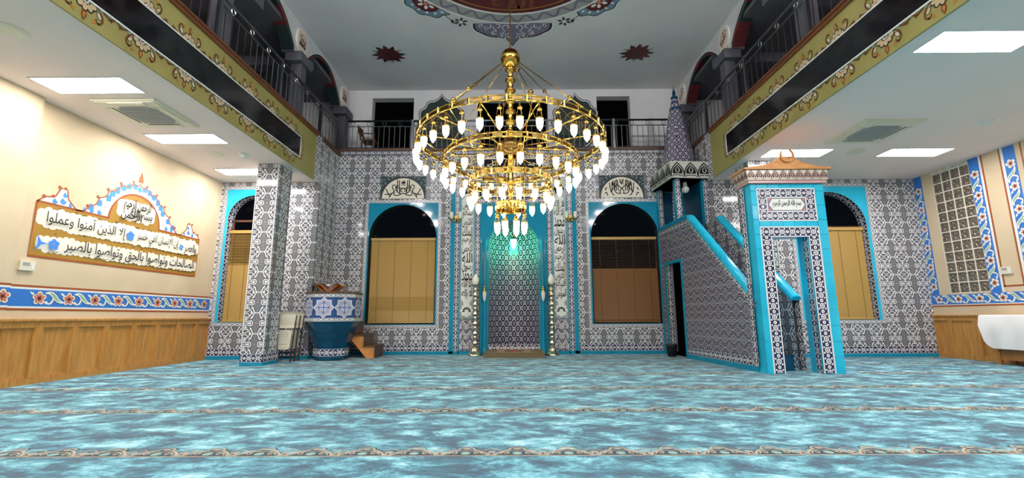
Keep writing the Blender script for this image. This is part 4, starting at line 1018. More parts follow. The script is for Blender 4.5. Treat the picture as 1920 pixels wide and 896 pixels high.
for s,lab in ((-1,'brass wall lamp on the tiles left of the niche'),(1,'brass wall lamp on the tiles right of the niche')):
    x=s*1.60; R=empty('wall_lamp',(x,WN,3.70),lab,'lamp','brass wall lamps beside the niche')
    MB().box(x-.05,WN-.05,3.62,x+.05,WN-.03,3.80).build('back_plate','brass',R)
    mb=MB()
    for k in (-1,0,1):
        mb.tube([(x,WN-.05,3.66)]+[(x+k*.12*t,WN-.05-.10*t,3.66-.05*math.sin(PI*t)) for t in (.3,.6,1)],.012,5); mb.lathe([(.03,.0),(.045,.02),(.045,.04)],(x+k*.12,WN-.15,3.66),8)
    mb.build('arm','brass',R,True)
    for k in (-1,1): MB().lathe([(.04,0),(.055,.06),(.05,.14),(.06,.17)],(x+k*.12,WN-.15,3.70),10).build('glass_shade','milk_glass',R,True)
# ================================================================ PREACHING DESK (left corner)
R=empty('preaching_desk',(-4.42,11.13,0),'raised tiled preaching desk with star tiles in the left corner','preaching desk')
cx,cy=-4.40,11.12
def octo(r,rot=PI/8): return [(cx+r*math.cos(rot+PI/4*i),cy+r*math.sin(rot+PI/4*i)) for i in range(8)]
rr=.585/math.cos(PI/8)
mb=MB()
def frustum(mb,r0,z0,r1,z1,mi=0):
    a=octo(r0);b=octo(r1); mb.add([(*p,z0) for p in a]+[(*p,z1) for p in b],[(i,(i+1)%8,8+(i+1)%8,8+i) for i in range(8)],mi)
frustum(mb,rr*.62,.02,rr*.62,.10); frustum(mb,rr*.62,.27,rr*.98,.90); mb.add([(*p,.90) for p in octo(rr*.98)],[tuple(range(8))])
mb.build('tapered_base','deep_blue_glaze',R)
mb=MB(); frustum(mb,rr*.645,.43,rr*.73,.445); frustum(mb,rr*.78,.62,rr*.85,.635); mb.build('tile_joint','slate_paint',R)
mb=MB(); frustum(mb,rr,.90,rr,1.55); mb.add([(*p,1.40) for p in octo(rr*.98)],[tuple(range(8))]); PAR=mb.build('parapet','desk_blue',R)
A=octo(rr)
K=MB(); F=MB(); 
for i in range(8):
    p=Vector((*A[i],0)); q=Vector((*A[(i+1)%8],0)); L=(q-p).length; u=(q-p).normalized()
    g=Fr(p,-u,(0,0,1)); g=Fr(q,-u,(0,0,1)) if (Fr(q,-u,(0,0,1)).n.dot(Vector((p.x+q.x,p.y+q.y,0))/2-Vector((cx,cy,0)))>0) else Fr(p,u,(0,0,1))
    if g.n.y>.75 : continue
    K.strip(g,(0,.90),(L,.90),.085,.010); K.strip(g,(0,1.46),(L,1.46),.085,.010)
    mb=MB(); s=g.at(L/2,1.22,0)
    st=lambda r1,r2:[((r1 if k%2==0 else r2)*math.cos(PI/2+PI*k/8),(r1 if k%2==0 else r2)*math.sin(PI/2+PI*k/8)) for k in range(16)]
    mb.poly(s,st(.245,.19),.006,0,side=False); mb.poly(s,st(.224,.172),.008,1,side=False)
    for k in range(4):
        t=PI/4+PI/2*k; mb.ribbon(s,arc(.085*math.cos(t),.085*math.sin(t),.035,0,2*PI,8),.012,.010,0); mb.ribbon(s,[(0,0),(.15*math.cos(t-PI/4),.15*math.sin(t-PI/4))],.014,.010,2)
    mb.ribbon(s,st(.13,.10)+[st(.13,.10)[0]],.012,.010,2); mb.disc(s,0,0,.032,.012,3,n=8)
    mb.build('star_tile',['white_paint','star_lilac','desk_blue','sky_paint'],PAR)
    B0=Vector((cx,cy,0))+ (Vector((*A[i],0))-Vector((cx,cy,0)))*.62; B1=Vector((cx,cy,0))+(Vector((*A[(i+1)%8],0))-Vector((cx,cy,0)))*.62
    h=Fr(B1,(B0-B1),(0,0,1)) if g.u.dot(B0-B1)>0 else Fr(B0,(B1-B0),(0,0,1)); F.strip(h,(0,.10),((B1-B0).length,.10),.17,.008)
tag(K.build('key_border','key_border',R),kind='stuff'); F.build('flower_border','flower_border',R)
mb=MB(); a=octo(rr*1.05); b=octo(rr*.86)
for i in range(8):
    j=(i+1)%8
    mb.add([(*a[i],1.55),(*a[j],1.55),(*b[j],1.55),(*b[i],1.55),(*a[i],1.59),(*a[j],1.59),(*b[j],1.59),(*b[i],1.59)],[(4,5,6,7),(0,1,5,4),(3,2,6,7),(0,3,2,1)])
mb.build('wooden_rim','dark_wood',R)
# steps
R2=empty('wooden_steps',(-3.6,11.6,0),'orange wooden steps of three treads leading up to the preaching desk','steps')
prof=[(-4.10,.86),(-3.76,.86),(-3.76,.56),(-3.49,.56),(-3.49,.29),(-3.22,.29),(-3.22,.0),(-3.42,.0),(-4.10,.78)]
for y in (11.35,12.05):
    g=back(y); MB().poly(g,prof,-.045).build('stringer','orange_wood',R2)
for x0,x1,z in ((-3.78,-3.46,.56),(-3.51,-3.19,.29),(-4.10,-3.73,.86)): MB().box(x0,11.33,z-.0,x1,12.12,z+.03).build('tread','dark_wood',R2)
for x,z0,z1 in ((-3.76,.59,.86),(-3.49,.32,.56),(-3.22,.03,.29)): MB().box(x-.02,11.36,z0,x,12.08,z1).build('riser','dark_wood',R2)
R2.location.x-=.20
# folding book rest with open book
R3=empty('book_rest',(-4.30,11.05,1.59),'folding wooden book rest on the rim of the preaching desk','book rest')
x,y,z=-4.30,11.0,1.40
for s in (-1,1):
    c=[(x-s*.16,z+.02),(x-s*.14,z+.02),(x+s*.26,z+.36),(x+s*.25,z+.39)]
    c=[(x-s*.20,z+.0),(x-s*.10,z+.0),(x+s*.29,z+.33),(x+s*.27,z+.37),(x+s*.20,z+.35)]
    MB().poly(back(y-.14),c if s<0 else c,-.28).build('wooden_leaf','orange_wood',R3)
R4=empty('open_book',(-4.30,11.0,1.73),'open white paged book lying on the wooden book rest','book')
for s in (-1,1):
    P=[(-4.30,1.70),(-4.30+s*.10,1.76),(-4.30+s*.24,1.775),(-4.30+s*.24,1.79),(-4.30+s*.10,1.785),(-4.30,1.725)]
    MB().poly(back(10.88),P,-.26).build('page_block','page',R4)
R=empty('bench_frame',(-4.80,11.45,1.40),'small dark framed seat standing in the preaching desk, left of the book rest','seat')
mb=MB()
for a in (-4.93,-4.66): mb.tube([(a,11.3,1.40),(a-.02,11.3,1.78)],.014,5).tube([(a,11.6,1.40),(a-.02,11.6,1.78)],.014,5)
mb.build('leg','black_plastic',R); MB().box(-4.96,11.28,1.76,-4.66,11.62,1.80).build('top_board','dark_wood',R); MB().box(-4.94,11.29,1.58,-4.66,11.31,1.61).build('crossbar','dark_wood',R)
R.location.y-=.2
R3.location.x-=.08; R4.location.x-=.08; R3.location.y-=.18; R4.location.y-=.18
# ================================================================ FOLDED CHAIRS
def folded_chair(x,y,lab,a=.10,rz=.06):
    R=empty('folding_chair',(0,0,0),lab,'chair','folded plastic chairs stacked by the pillar')
    Y=lambda h,o=0: o+h*a
    for s in (-1,1):
        MB().tube([(s*.22,Y(0)-.03,0),(s*.24,Y(1.0),1.02)],.014,6).build('leg','black_plastic',R)
        MB().tube([(s*.20,Y(0)+.05,0),(s*.21,Y(.8)+.03,.80)],.013,6).build('leg','black_plastic',R)
    MB().tube([(-.22,-.01,.20),(.22,-.01,.20)],.010,5).tube([(-.22,-.015,.10),(.22,-.015,.10)],.008,5).build('crossbar','black_plastic',R)
    # backrest shell: curved
    mb=MB(); n=8
    for (z0,z1,bow,o,nm) in ((.74,1.12,.03,-.02,'backrest'),):
        vs=[]
        for j in range(5):
            z=z0+(z1-z0)*j/4
            for i in range(n+1): t=-1+2*i/n; vs.append((t*(.25-.01*(j==4)),Y(z)+o+bow*t*t-.02*math.sin(PI*j/4),z+(-.03*t*t if j==4 else 0)))
        m=len(vs); vs+=[(a_,b_+.022,c_) for a_,b_,c_ in vs]; K=n+1
        fs=[(j*K+i,j*K+i+1,(j+1)*K+i+1,(j+1)*K+i) for j in range(4) for i in range(n)]; fs+=[tuple(m+q for q in f_[::-1]) for f_ in fs]
        E=[i for i in range(K)]+[j*K+n for j in range(1,5)]+[4*K+i for i in range(n-1,-1,-1)]+[j*K for j in range(3,0,-1)]
        fs+=[(E[q],E[(q+1)%len(E)],m+E[(q+1)%len(E)],m+E[q]) for q in range(len(E))]; mb.add(vs,fs); mb.build(nm,'ivory_plastic',R,True)
    # seat folded flat, with perforations and ribs
    g=Fr((0,Y(.5)-.06,.5),(1,0,0),(0,a,1))
    pts=[(-.19,-.20),(-.15,-.225),(.15,-.225),(.19,-.20),(.205,.16),(.18,.20),(-.18,.20),(-.205,.16)]
    ST=MB().poly(g,pts,.03).build('seat','ivory_plastic',R)
    mb=MB()
    for i in range(7):
        for j in range(3): mb.disc(g,-.13+.043*i,.06+.04*j,.008,.032,0,n=6)
    for i in range(6): mb.disc(g,-.11+.044*i,-.11,.010,.032,0,n=6)
    tag(mb.build('perforation','dark_wood',ST),kind='stuff')
    MB().fbox(g,-.17,.005,.03,.17,.025,.04).fbox(g,-.17,-.20,.03,.17,-.18,.042).build('rib','ivory_plastic',ST)
    R.location=(x,y,0); LOC[R]=(x,y,0); R.rotation_euler=(0,0,rz); R.scale=(1,1,1.02)
    return R
folded_chair(-5.27,10.46,'frontmost cream folding chair leaning folded beside the pillar'); folded_chair(-5.26,10.63,'middle one of the folded chairs stacked beside the pillar'); folded_chair(-5.25,10.80,'rearmost folded chair of the stack beside the pillar')
# ================================================================ PULPIT (MINBAR)
R=empty('pulpit',(4.9,10.0,0),'tall tiled pulpit with stairs, blue gate, canopy and spire right of the niche','pulpit')
sk=-.0856; L0=math.hypot(sk,1); P0=Vector((4.40,8.08,0)); W=.88
# left flank: frame seen from the nave; u runs towards the viewer so that the normal points to the nave
U=Vector((sk,1,0)).normalized()
side=Fr(P0,-U,(0,0,1))       # a = -distance behind the gate front
Y2s=lambda y:(y-8.08)*L0
s1,s2,s3=.24,Y2s(10.60),Y2s(12.38); zt0,zt1=1.27,3.30
os0,os1,oz=Y2s(11.12),Y2s(12.0),2.32
def flank(mb,fr,c=0):
    z=lambda s: zt0+(zt1-zt0)*(s-s1)/(s2-s1)
    Q=lambda pts: mb.add([fr(-a,b,c) for a,b in pts],[tuple(range(len(pts)))])
    Q([(s1,0),(s1,zt0),(s2,zt1),(s2,0)]); Q([(s2,0),(s2,zt1),(os0,zt1),(os0,0)]); Q([(os0,oz),(os0,zt1),(os1,zt1),(os1,oz)]); Q([(os1,0),(os1,zt1),(s3,zt1),(s3,0)])
mb=MB(); flank(mb,side,0)
mb.build('left_flank','lattice_tile',R)
mb=MB(); inn=side.at(0,0,-.14); mb.add([inn(-s1,0),inn(-s1,zt0),inn(-s2,zt1),inn(-s2,0)],[(0,1,2,3)]); mb.add([inn(-s2,0),inn(-s2,zt1),inn(-s3,zt1),inn(-s3,0)],[(0,1,2,3)]) 
far=side.at(0,0,-(W-.14)); far2=side.at(0,0,-W)
for g in (far,far2): mb.add([g(-s1,0),g(-s1,zt0),g(-s2,zt1),g(-s2,0)],[(0,1,2,3)]); mb.add([g(-s2,0),g(-s2,zt1),g(-s3,zt1),g(-s3,0)],[(0,1,2,3)])
mb.build('stair_wall','damask_tile',R)
# side opening (storage door) lined with tiles
mb=MB(); 
for a,b in ((os0,0),(os1,0)): mb.add([side(-a,0,0),side(-a,oz,0),side(-a,oz,-.13),side(-a,0,-.13)],[(0,1,2,3)],0,[[(0,0),(oz,0),(oz,1),(0,1)]])
mb.add([side(-os0,oz,0),side(-os1,oz,0),side(-os1,oz,-.13),side(-os0,oz,-.13)],[(0,1,2,3)],1); mb.fbox(side,-os1,0,-.135,-os0,oz,-.13,2)
for a0_,a1_ in ((os0-.07,os0),(os1,os1+.07)): mb.fbox(side,-a1_,.1,0,-a0_,oz+.07,.02,1)
mb.fbox(side,-os1,oz,0,-os0,oz+.07,.02,1)
mb.strip(side,(-os1+.01,.1),(-os1+.01,oz),-.13,.004,3,c=-.128)
mb.build('side_doorway',['flower_border','teal_glaze','void_black','ogee_fine'],R)
# borders on the flank
mb=MB()
mb.strip(side,(-os0+.0,.10),(-s1,.10),.15,.010); mb.strip(side,(-s1-.02,.25),(-s1-.02,zt0-.02),.13,.010)
z=lambda s: zt0+(zt1-zt0)*(s-s1)/(s2-s1)
mb.strip(side,(-s2,zt1-.16),(-s1,zt0-.16),.13,.010); mb.strip(side,(-s3,zt1-.15),(-s2,zt1-.15),.13,.010)
mb.build('flower_border','flower_border',R)
mb=MB().fbox(side,-os0,0,0,-s1,.10,.02).fbox(side,-s3,0,0,-os1,.10,.02).fbox(side,-s3,.1,0,-s3+.07,zt1,.02); mb.build('base_tiles','teal_glaze',R)
mb=MB(); g=side.at(-Y2s(11.85),2.85,0); mb.ribbon(g,arc(0,0,.11,0,2*PI,16),.016,.008,0); mb.ribbon(g,spiral(0,0,.08,0,1.5,14),.014,.008,0); mb.build('round_emblem','plum_paint',R)
# rails: bullnose tiles, one by one
dr=Vector((s2-s1,zt1-zt0)); Lr=dr.length; dr/=Lr
def rail(fr,c0,nm='rail_tile'):
    n=15; l=Lr/n
    g=Fr(fr(-s1,zt0,c0),(-fr.u)*dr.x+fr.v*dr.y,fr.u*dr.y+fr.v*dr.x); 
    o=None
    for k in range(n):
        mb=MB(); a,b=k*l+.003,(k+1)*l-.003; h=[(0,-.0),(0,.05),(.03,.085),(.09,.095),(.16,.085),(.19,.05),(.19,0)]
        vs=[fr(-s1,zt0,0)+ (g.u*t+g.v*q+fr.n*(c0+.03-p)) for t in (a,b) for p,q in h]; m=len(h)
        mb.add(vs,[(i,i+1,m+i+1,m+i) for i in range(m-1)]+[tuple(range(m)),tuple(range(2*m-1,m-1,-1))]); mb.build(nm,'rail_glaze',R,False)
M['rail_glaze']=M['cyan_glaze']
rail(side,0); rail(far,0)
n=6
for k in range(n):
    l=(s3-s2)/n; MB().fbox(side,-(s2+(k+1)*l)+.003,zt1,-.14,-(s2+k*l)-.003,zt1+.09,.03).build('rail_tile','teal_glaze',R)
# stairs
nst=9
for k in range(nst):
    a=s1+.12+(s2-s1-.12)*k/nst; b=s1+.12+(s2-s1-.12)*(k+1)/nst; h=.27*(k+1)
    MB().fbox(side,-b-.02,0 if k==0 else h-.30,-(W-.14),-a,h,-.14,0).fbox(side,-b-.02,h,-(W-.14),-a+.01,h+.015,-.14,1).build('stair_step',['deep_blue_glaze','deep_blue_glaze'],R)
MB().fbox(side,-s3,2.38,-(W-.14),-s2,2.43,-.14).build('landing','deep_blue_glaze',R)
# kiosk columns, cornice, spire
kA,kB=Y2s(11.16),Y2s(12.38)
for (s,c) in ((kA,0),(kB-.14,0),(kA,-W+.14),(kB-.14,-W+.14)):
    zb=3.39 if c==0 else 2.43; c_=c-.01 if c==0 else c
    mb=MB().fbox(side,-s-.14,zb,c-.14,-s,4.46,c_,0); 
    fg=Fr(side(-s,0,c),(side.n),(0,0,1)); fg=Fr(side(-s,0,c-.14),side.n,(0,0,1))
    mb2=Fr(side(-s,0,c-.14),side.n,(0,0,1))
    mb.strip(Fr(mb2.o,mb2.u,mb2.v),(.13,zb),(.13,4.46),.12,.006 if mb2.n.y<0 else -.006,1)
    mb.build('kiosk_column',['teal_glaze','flower_border'],R)
mb=MB().fbox(side,-kB,3.0,-.14,-kA-.14,3.39,-.02,0); mb.build('kiosk_parapet','teal_glaze',R)
MB().fbox(side,-kB-.0,4.46,-W-.02,-kA+.08,4.50,.10,0).build('canopy_soffit','black_paint',R)
MB().fbox(side,-kB-.0,4.46,-W-.05,-kA+.12,4.90,.14,0).build('canopy_cornice','canopy_white',R)
MB().fbox(side,-kB,2.44,-W+.13,-kA-.0,4.45,-W+.11).fbox(side,-kB,2.44,-W+.12,-kB+.02,4.45,-.02).build('kiosk_back_panel','deep_blue_glaze',R)
c=side(-(kA+.30),4.30,-.42); MB().lathe([(.001,-.13),(.07,-.11),(.10,-.05),(.10,0),(.06,.04),(.05,.16)],tuple(c),12).build('globe_lamp','milk_glass',R,True)
def trefoils(mb,g,L,h,n,ink=0):
    for k in range(n):
        q=g.at(L*(k+.5)/n,0,0); s=L/n
        mb.ribbon(q,[(-s*.5,.02*h)]+bez((-s*.48,.1*h),(-s*.5,.55*h),(-s*.25,.72*h),(0,.95*h),n=6)+bez((0,.95*h),(s*.25,.72*h),(s*.5,.55*h),(s*.48,.1*h),n=6),s*.085,.004,ink)
        mb.poly(q,bez((-s*.36,.22*h),(-s*.42,.55*h),(-s*.15,.65*h),(0,.82*h),n=6)+bez((0,.82*h),(s*.15,.65*h),(s*.42,.55*h),(s*.36,.22*h),n=6)[1:],.003,ink,side=False)
        for t in (-1,1):
            m=Mir(q,t<0); mb.ribbon(m,bez((0,.3*h),(s*.16,.3*h),(s*.20,.5*h),(s*.05,.6*h),n=6),s*.05,.006,1); mb.disc(m,s*.10,.44*h,s*.035,.006,1,n=6); mb.ribbon(m,[(s*.02,.12*h),(s*.30,.12*h),(s*.42,.02*h)],s*.06,.004,ink)
        mb.disc(q,0,.66*h,s*.05,.006,1,n=8)
mb=MB(); g=Fr(side(-kA+.12,4.48,.14),side.n*-1,(0,0,1)); 
gfront=Fr(side(-kA+.12,4.48,.14),-side.n,(0,0,1))
if gfront.n.y>0: gfront=Fr(side(-kA+.12,4.48,-W-.05),side.n,(0,0,1))
trefoils(mb,gfront,W+.19,.40,3); trefoils(mb,side.at(-kB,4.48,.14),kB-kA+.12,.40,4); mb.build('cornice_motif',['ink','canopy_white'],R)
c=side(-(kA+kB)/2,0,-W/2); mb=MB(); n=8; prof=[(.40,4.90),(.39,5.35),(.30,5.9),(.19,6.5),(.07,7.0),(.03,7.1)]
for (r0,z0),(r1,z1) in zip(prof,prof[1:]):
    for i in range(n):
        a0_,a1_=PI/8+2*PI*i/n,PI/8+2*PI*(i+1)/n; w0,w1=r0*.39,r1*.39; wc=.39*.40
        mb.add([(c.x+r0*math.cos(a0_),c.y+r0*math.sin(a0_),z0),(c.x+r0*math.cos(a1_),c.y+r0*math.sin(a1_),z0),(c.x+r1*math.cos(a1_),c.y+r1*math.sin(a1_),z1),(c.x+r1*math.cos(a0_),c.y+r1*math.sin(a0_),z1)],[(0,1,2,3)],0,[[(-w0,z0),(w0,z0),(w1,z1),(-w1,z1)]])
mb.build('spire','ogee_fine',R); MB().lathe([(.155,6.62),(.165,6.66),(.13,6.72),(.10,6.80),(.11,6.84),(.085,6.9)],(c.x,c.y,0),10).build('spire_collar','deep_blue_glaze',R,True); MB().lathe([(.08,6.95),(.10,7.02),(.04,7.08),(.05,7.16),(.01,7.3),(.001,7.42)],(c.x,c.y,0),10).build('finial','deep_blue_glaze',R,True)
# gate
gx0,gx1,gy=4.38,5.73,8.08; f=back(gy); oA,oB,oT=4.68,5.36,2.41; zg=3.40
GATE=MB().box(gx0,gy+.012,0,oA,gy+.34,zg).box(oB,gy+.012,0,gx1,gy+.34,zg).box(oA,gy+.012,oT,oB,gy+.34,zg).build('gate_body','cyan_glaze',R)
def tile_rect(x0,x1,z0,z1):
    MB().fbox(f,x0+.004,z0+.004,-.012,x1-.004,z1-.004,.004).build('gate_tile','cyan_glaze',GATE)
tz=.272
k=0; zz=0.0
while zz<zg-.02:
    z1_=min(zg,zz+tz)
    tile_rect(gx0,4.49,zz,z1_); tile_rect(5.55,gx1,zz,z1_); zz=z1_
nx=5
for k in range(nx):
    a=4.49+(5.55-4.49)*k/nx; b=4.49+(5.55-4.49)*(k+1)/nx; tile_rect(a,b,3.31,zg); tile_rect(a,b,2.585,2.70)
mb=MB()
mb.strip(f,(oA,.02),(oA,oT),.18,.010); mb.strip(f,(5.54,.02),(5.54,oT),.18,.010); mb.strip(f,(4.50,oT),(5.54,oT),.17,.010)
mb.strip(f,(4.50,2.71),(5.54,2.71),.16,.010); mb.strip(f,(4.50,3.14),(5.54,3.14),.16,.010); mb.strip(f,(4.66,2.87),(4.66,3.14),.16,.010); mb.strip(f,(5.54,2.87),(5.54,3.14),.16,.010)
mb.strip(side.at(0,0,.03),(-s1+.04,.1),(-s1+.04,zg-.02),.14,.008)
mb.strip(left(oB-.004) if False else Fr((oB,0,0),(0,1,0),(0,0,1)),(gy+.04,.0),(gy+.04,oT),-.14,-.006)
mb.build('flower_border','flower_border',R)
mb=MB()
for x0,z0,x1,z1 in ((4.485,0,4.50,2.59),(5.54,0,5.555,2.59),(4.485,2.58,5.555,2.592),(oA-.006,0,oA+.006,oT),(oB-.006,0,oB+.006,oT),(oA,oT-.006,oB,oT+.006),(4.485,2.695,5.555,2.71),(4.485,3.30,5.555,3.313),(4.485,2.7,4.50,3.31),(5.54,2.7,5.555,3.31),(4.655,2.865,5.385,2.88),(4.655,3.13,5.385,3.145),(4.655,2.87,4.67,3.14),(5.37,2.87,5.385,3.14)): mb.fbox(f,x0,z0,0,x1,z1,.013)
mb.build('white_bead','white_paint',GATE)
mb=MB().fbox(f,4.67,2.88,0,5.37,3.13,.008,1); A=[(4.76,2.90),(5.28,2.90),(5.31,2.95),(5.35,3.0),(5.31,3.06),(5.28,3.11),(4.76,3.11),(4.73,3.06),(4.69,3.0),(4.73,2.95)]
mb.poly(f,A,.012,0); 
for x_ in (4.70,5.34):
    for z_ in (2.91,3.10): mb.disc(f,x_,z_,.022,.011,3,n=8)
lettering(mb,f,'بسم الله الرحمن الرحيم',4.76,2.935,5.28,3.09,2,.016,.015); mb.build('inscription_tile',['white_paint','plum_paint','ink','coral_paint'],R)
mb=MB().box(gx0-.05,gy-.06,zg,gx1+.03,gy+.40,zg+.055); mb.build('pink_moulding','pink_glaze',R)
mb=MB().box(gx0-.08,gy-.09,zg+.055,gx1+.05,gy+.43,zg+.245); mb.build('gate_cornice','cream_glaze',R)
mb=MB(); trefoils(mb,back(gy-.09).at(gx0-.08,zg+.06,0),gx1-gx0+.13,.18,10); trefoils(mb,right(gx0-.08).at(-(gy+.43),zg+.06,0),.52,.18,4); mb.build('cornice_motif',['maroon_motif','cream_glaze'],R) if False else mb.build('cornice_motif',['maroon_paint','cream_glaze'],R)
xc=(gx0+gx1)/2-.01; crown=[(gx0-.14,zg+.245),(gx1+.10,zg+.245),(gx1+.06,zg+.285),(gx1-.15,zg+.315),(xc+.42,zg+.335),(xc+.26,zg+.39),(xc+.15,zg+.47),(xc+.08,zg+.49),(xc-.08,zg+.49),(xc-.15,zg+.47),(xc-.26,zg+.39),(xc-.42,zg+.335),(gx0+.15,zg+.315),(gx0-.10,zg+.285)]
MB().poly(back(gy-.06),crown,.05).box(gx0-.14,gy-.13,zg+.245,gx1+.10,gy+.46,zg+.28).build('wooden_crown','orange_wood',R)
g=back(gy-.11).at(xc,zg+.50,0); mb=MB()
P=[]; 
for i in range(25):
    t=PI/2+.45+(2*PI-.9)*i/24; P.append((.13*math.cos(t),.13*math.sin(t)))
Qi=[(.10*math.cos(PI/2+.45+(2*PI-.9)*i/24)*.98,.022+.10*math.sin(PI/2+.45+(2*PI-.9)*i/24)) for i in range(25)]
vs=[g(*p,c_) for c_ in (0,.04) for p in P]+[g(*p,c_) for c_ in (0,.04) for p in Qi]
fs=[]
for i in range(24): fs+=[(25+i,26+i,76+i,75+i),(i,i+1,26+i,25+i),(50+i,51+i,76+i,75+i)]
mb.add(vs,fs); mb.build('crescent','cream_glaze' if False else 'crescent_wood',R) if False else mb.build('crescent','orange_wood',R)
# potted climbing plant beside the pulpit
px,py=3.93,11.55
R=empty('potted_plant',(px,py,0),'dark pot with a climbing green plant beside the side doorway of the pulpit','plant')
MB().lathe([(.001,0),(.10,0),(.14,.26),(.15,.30),(.12,.30),(.11,.24),(.001,.24)],(px,py,0),12).build('pot','black_plastic',R,True)
stem=[(px+.03*math.sin(z*5),py+.03*math.cos(z*4),.24+z) for z in [i*.16 for i in range(13)]]
MB().tube(stem,.008,4).build('stem','leaf',R)
rg=random.Random(9)
for i in range(26):
    b=Vector(stem[rg.choice([0,0,0,1,1,8,9,10,11,12,4,6])]); t=rg.random()*2*PI; l=.07+.07*rg.random(); d=Vector((math.cos(t),math.sin(t),.4*rg.random()))*l; n=Vector((-math.sin(t),math.cos(t),0))*l*.35
    MB().add([b,b+d*.5+n,b+d*1.2-Vector((0,0,.03)),b+d*.5-n],[(0,1,2),(0,2,3)]).build('leaf','leaf',R)
# rolled mat leaning under the right window
# ================================================================ TABLE WITH WHITE CLOTH
R=empty('side_table',(9.98,8.7,0),'brown wooden table with white cloth by the right wall at the right picture edge','table')
MB().box(9.74,7.3,.93,10.165,9.52,.98).build('tabletop','table_wood',R)
for a,b in ((9.80,7.4),(9.80,9.4),(10.09,7.4),(10.09,9.4)): MB().box(a-.03,b-.03,0,a+.03,b+.03,.93).build('leg','table_wood',R)
MB().box(9.80,7.4,.10,9.83,9.42,.55).build('lower_panel','table_wood',R)
mb=MB(); n=40; vs=[]
for i in range(n+1):
    y=7.25+(9.60-7.25)*i/n; e=min(1,(9.60-y)/.22); dz=.32+(1-math.sqrt(max(0,1-(1-e)**2)))*.45
    for (x_,z_) in ((10.17,.990),(9.73,.990),(9.70,.96),(9.69+.012*math.sin(i*.9),(.96+dz)/2),(9.68+.018*math.sin(i*.9),dz)): vs.append((x_,y,z_))
mb.add(vs,[(i*5+j,i*5+j+1,(i+1)*5+j+1,(i+1)*5+j) for i in range(n) for j in range(4)])
tag(mb.build('tablecloth','white_cloth',smooth=True),'white cloth draped over the table at the right picture edge','tablecloth')
# ================================================================ CHANDELIER
CX,CY=-.045,7.5
H=empty('chandelier',(CX,CY,2.3),'huge four tiered brass ring chandelier with many lit glass lamps','chandelier')
RG=[(1.62,4.02,36),(1.15,3.68,24),(.70,3.28,16),(.25,2.84,8)]
prof=[(.03,8.28-0),(.03,5.78)]
MB().tube([(CX,CY,ZN),(CX,CY,5.7)],.014,6).build('suspension_cable','dark_brass',H)
MB().lathe([(.001,.19),(.06,.18),(.13,.13),(.17,.06),(.18,0),(.17,-.06),(.12,-.14),(.06,-.18),(.001,-.185)],(CX,CY,5.60),20).build('top_ball','brass',H,True)
p=[]; z=5.43
while z>4.12:
    p+=[(.05,z),(.09,z-.035),(.10,z-.06),(.055,z-.10),(.045,z-.13),(.06,z-.155),(.045,z-.18)]; z-=.20
p+=[(.05,4.10),(.12,4.05),(.15,3.98),(.15,3.90),(.10,3.84),(.05,3.80),(.05,3.3),(.08,3.25),(.04,3.2),(.03,2.9),(.06,2.86),(.001,2.82)]
MB().lathe(p,(CX,CY,0),14).build('baluster_stem','brass',H,True)
MB().lathe([(.10,4.0),(.21,3.98),(.24,3.93),(.24,3.88),(.20,3.80),(.12,3.77),(.12,3.74)],(CX,CY,0),20).build('hub','dark_brass',H,True)
hang=MB(); 
hang.lathe([(.001,-.02),(.006,-.05),(.010,-.085),(.034,-.125),(.044,-.15),(.046,-.165),(.02,-.17)],(0,0,0),8)
for k in range(3):
    t=2*PI*k/3+.5; hang.tube([(.03*math.cos(t),.03*math.sin(t),-.16),(.058*math.cos(t),.058*math.sin(t),-.345)],.0035,3,caps=False)
hang.lathe([(.054,-.325),(.068,-.338),(.068,-.352),(.052,-.362)],(0,0,0),10)
sh=MB().lathe([(.054,-.350),(.059,-.37),(.060,-.43),(.056,-.49),(.042,-.545),(.017,-.578),(.012,-.588),(.014,-.596),(.001,-.607)],(0,0,0),10)
for q_ in (hang,sh): q_.v=[(a_*.84,b_*.84,c_*.70) for a_,b_,c_ in q_.v]
ho=so=None
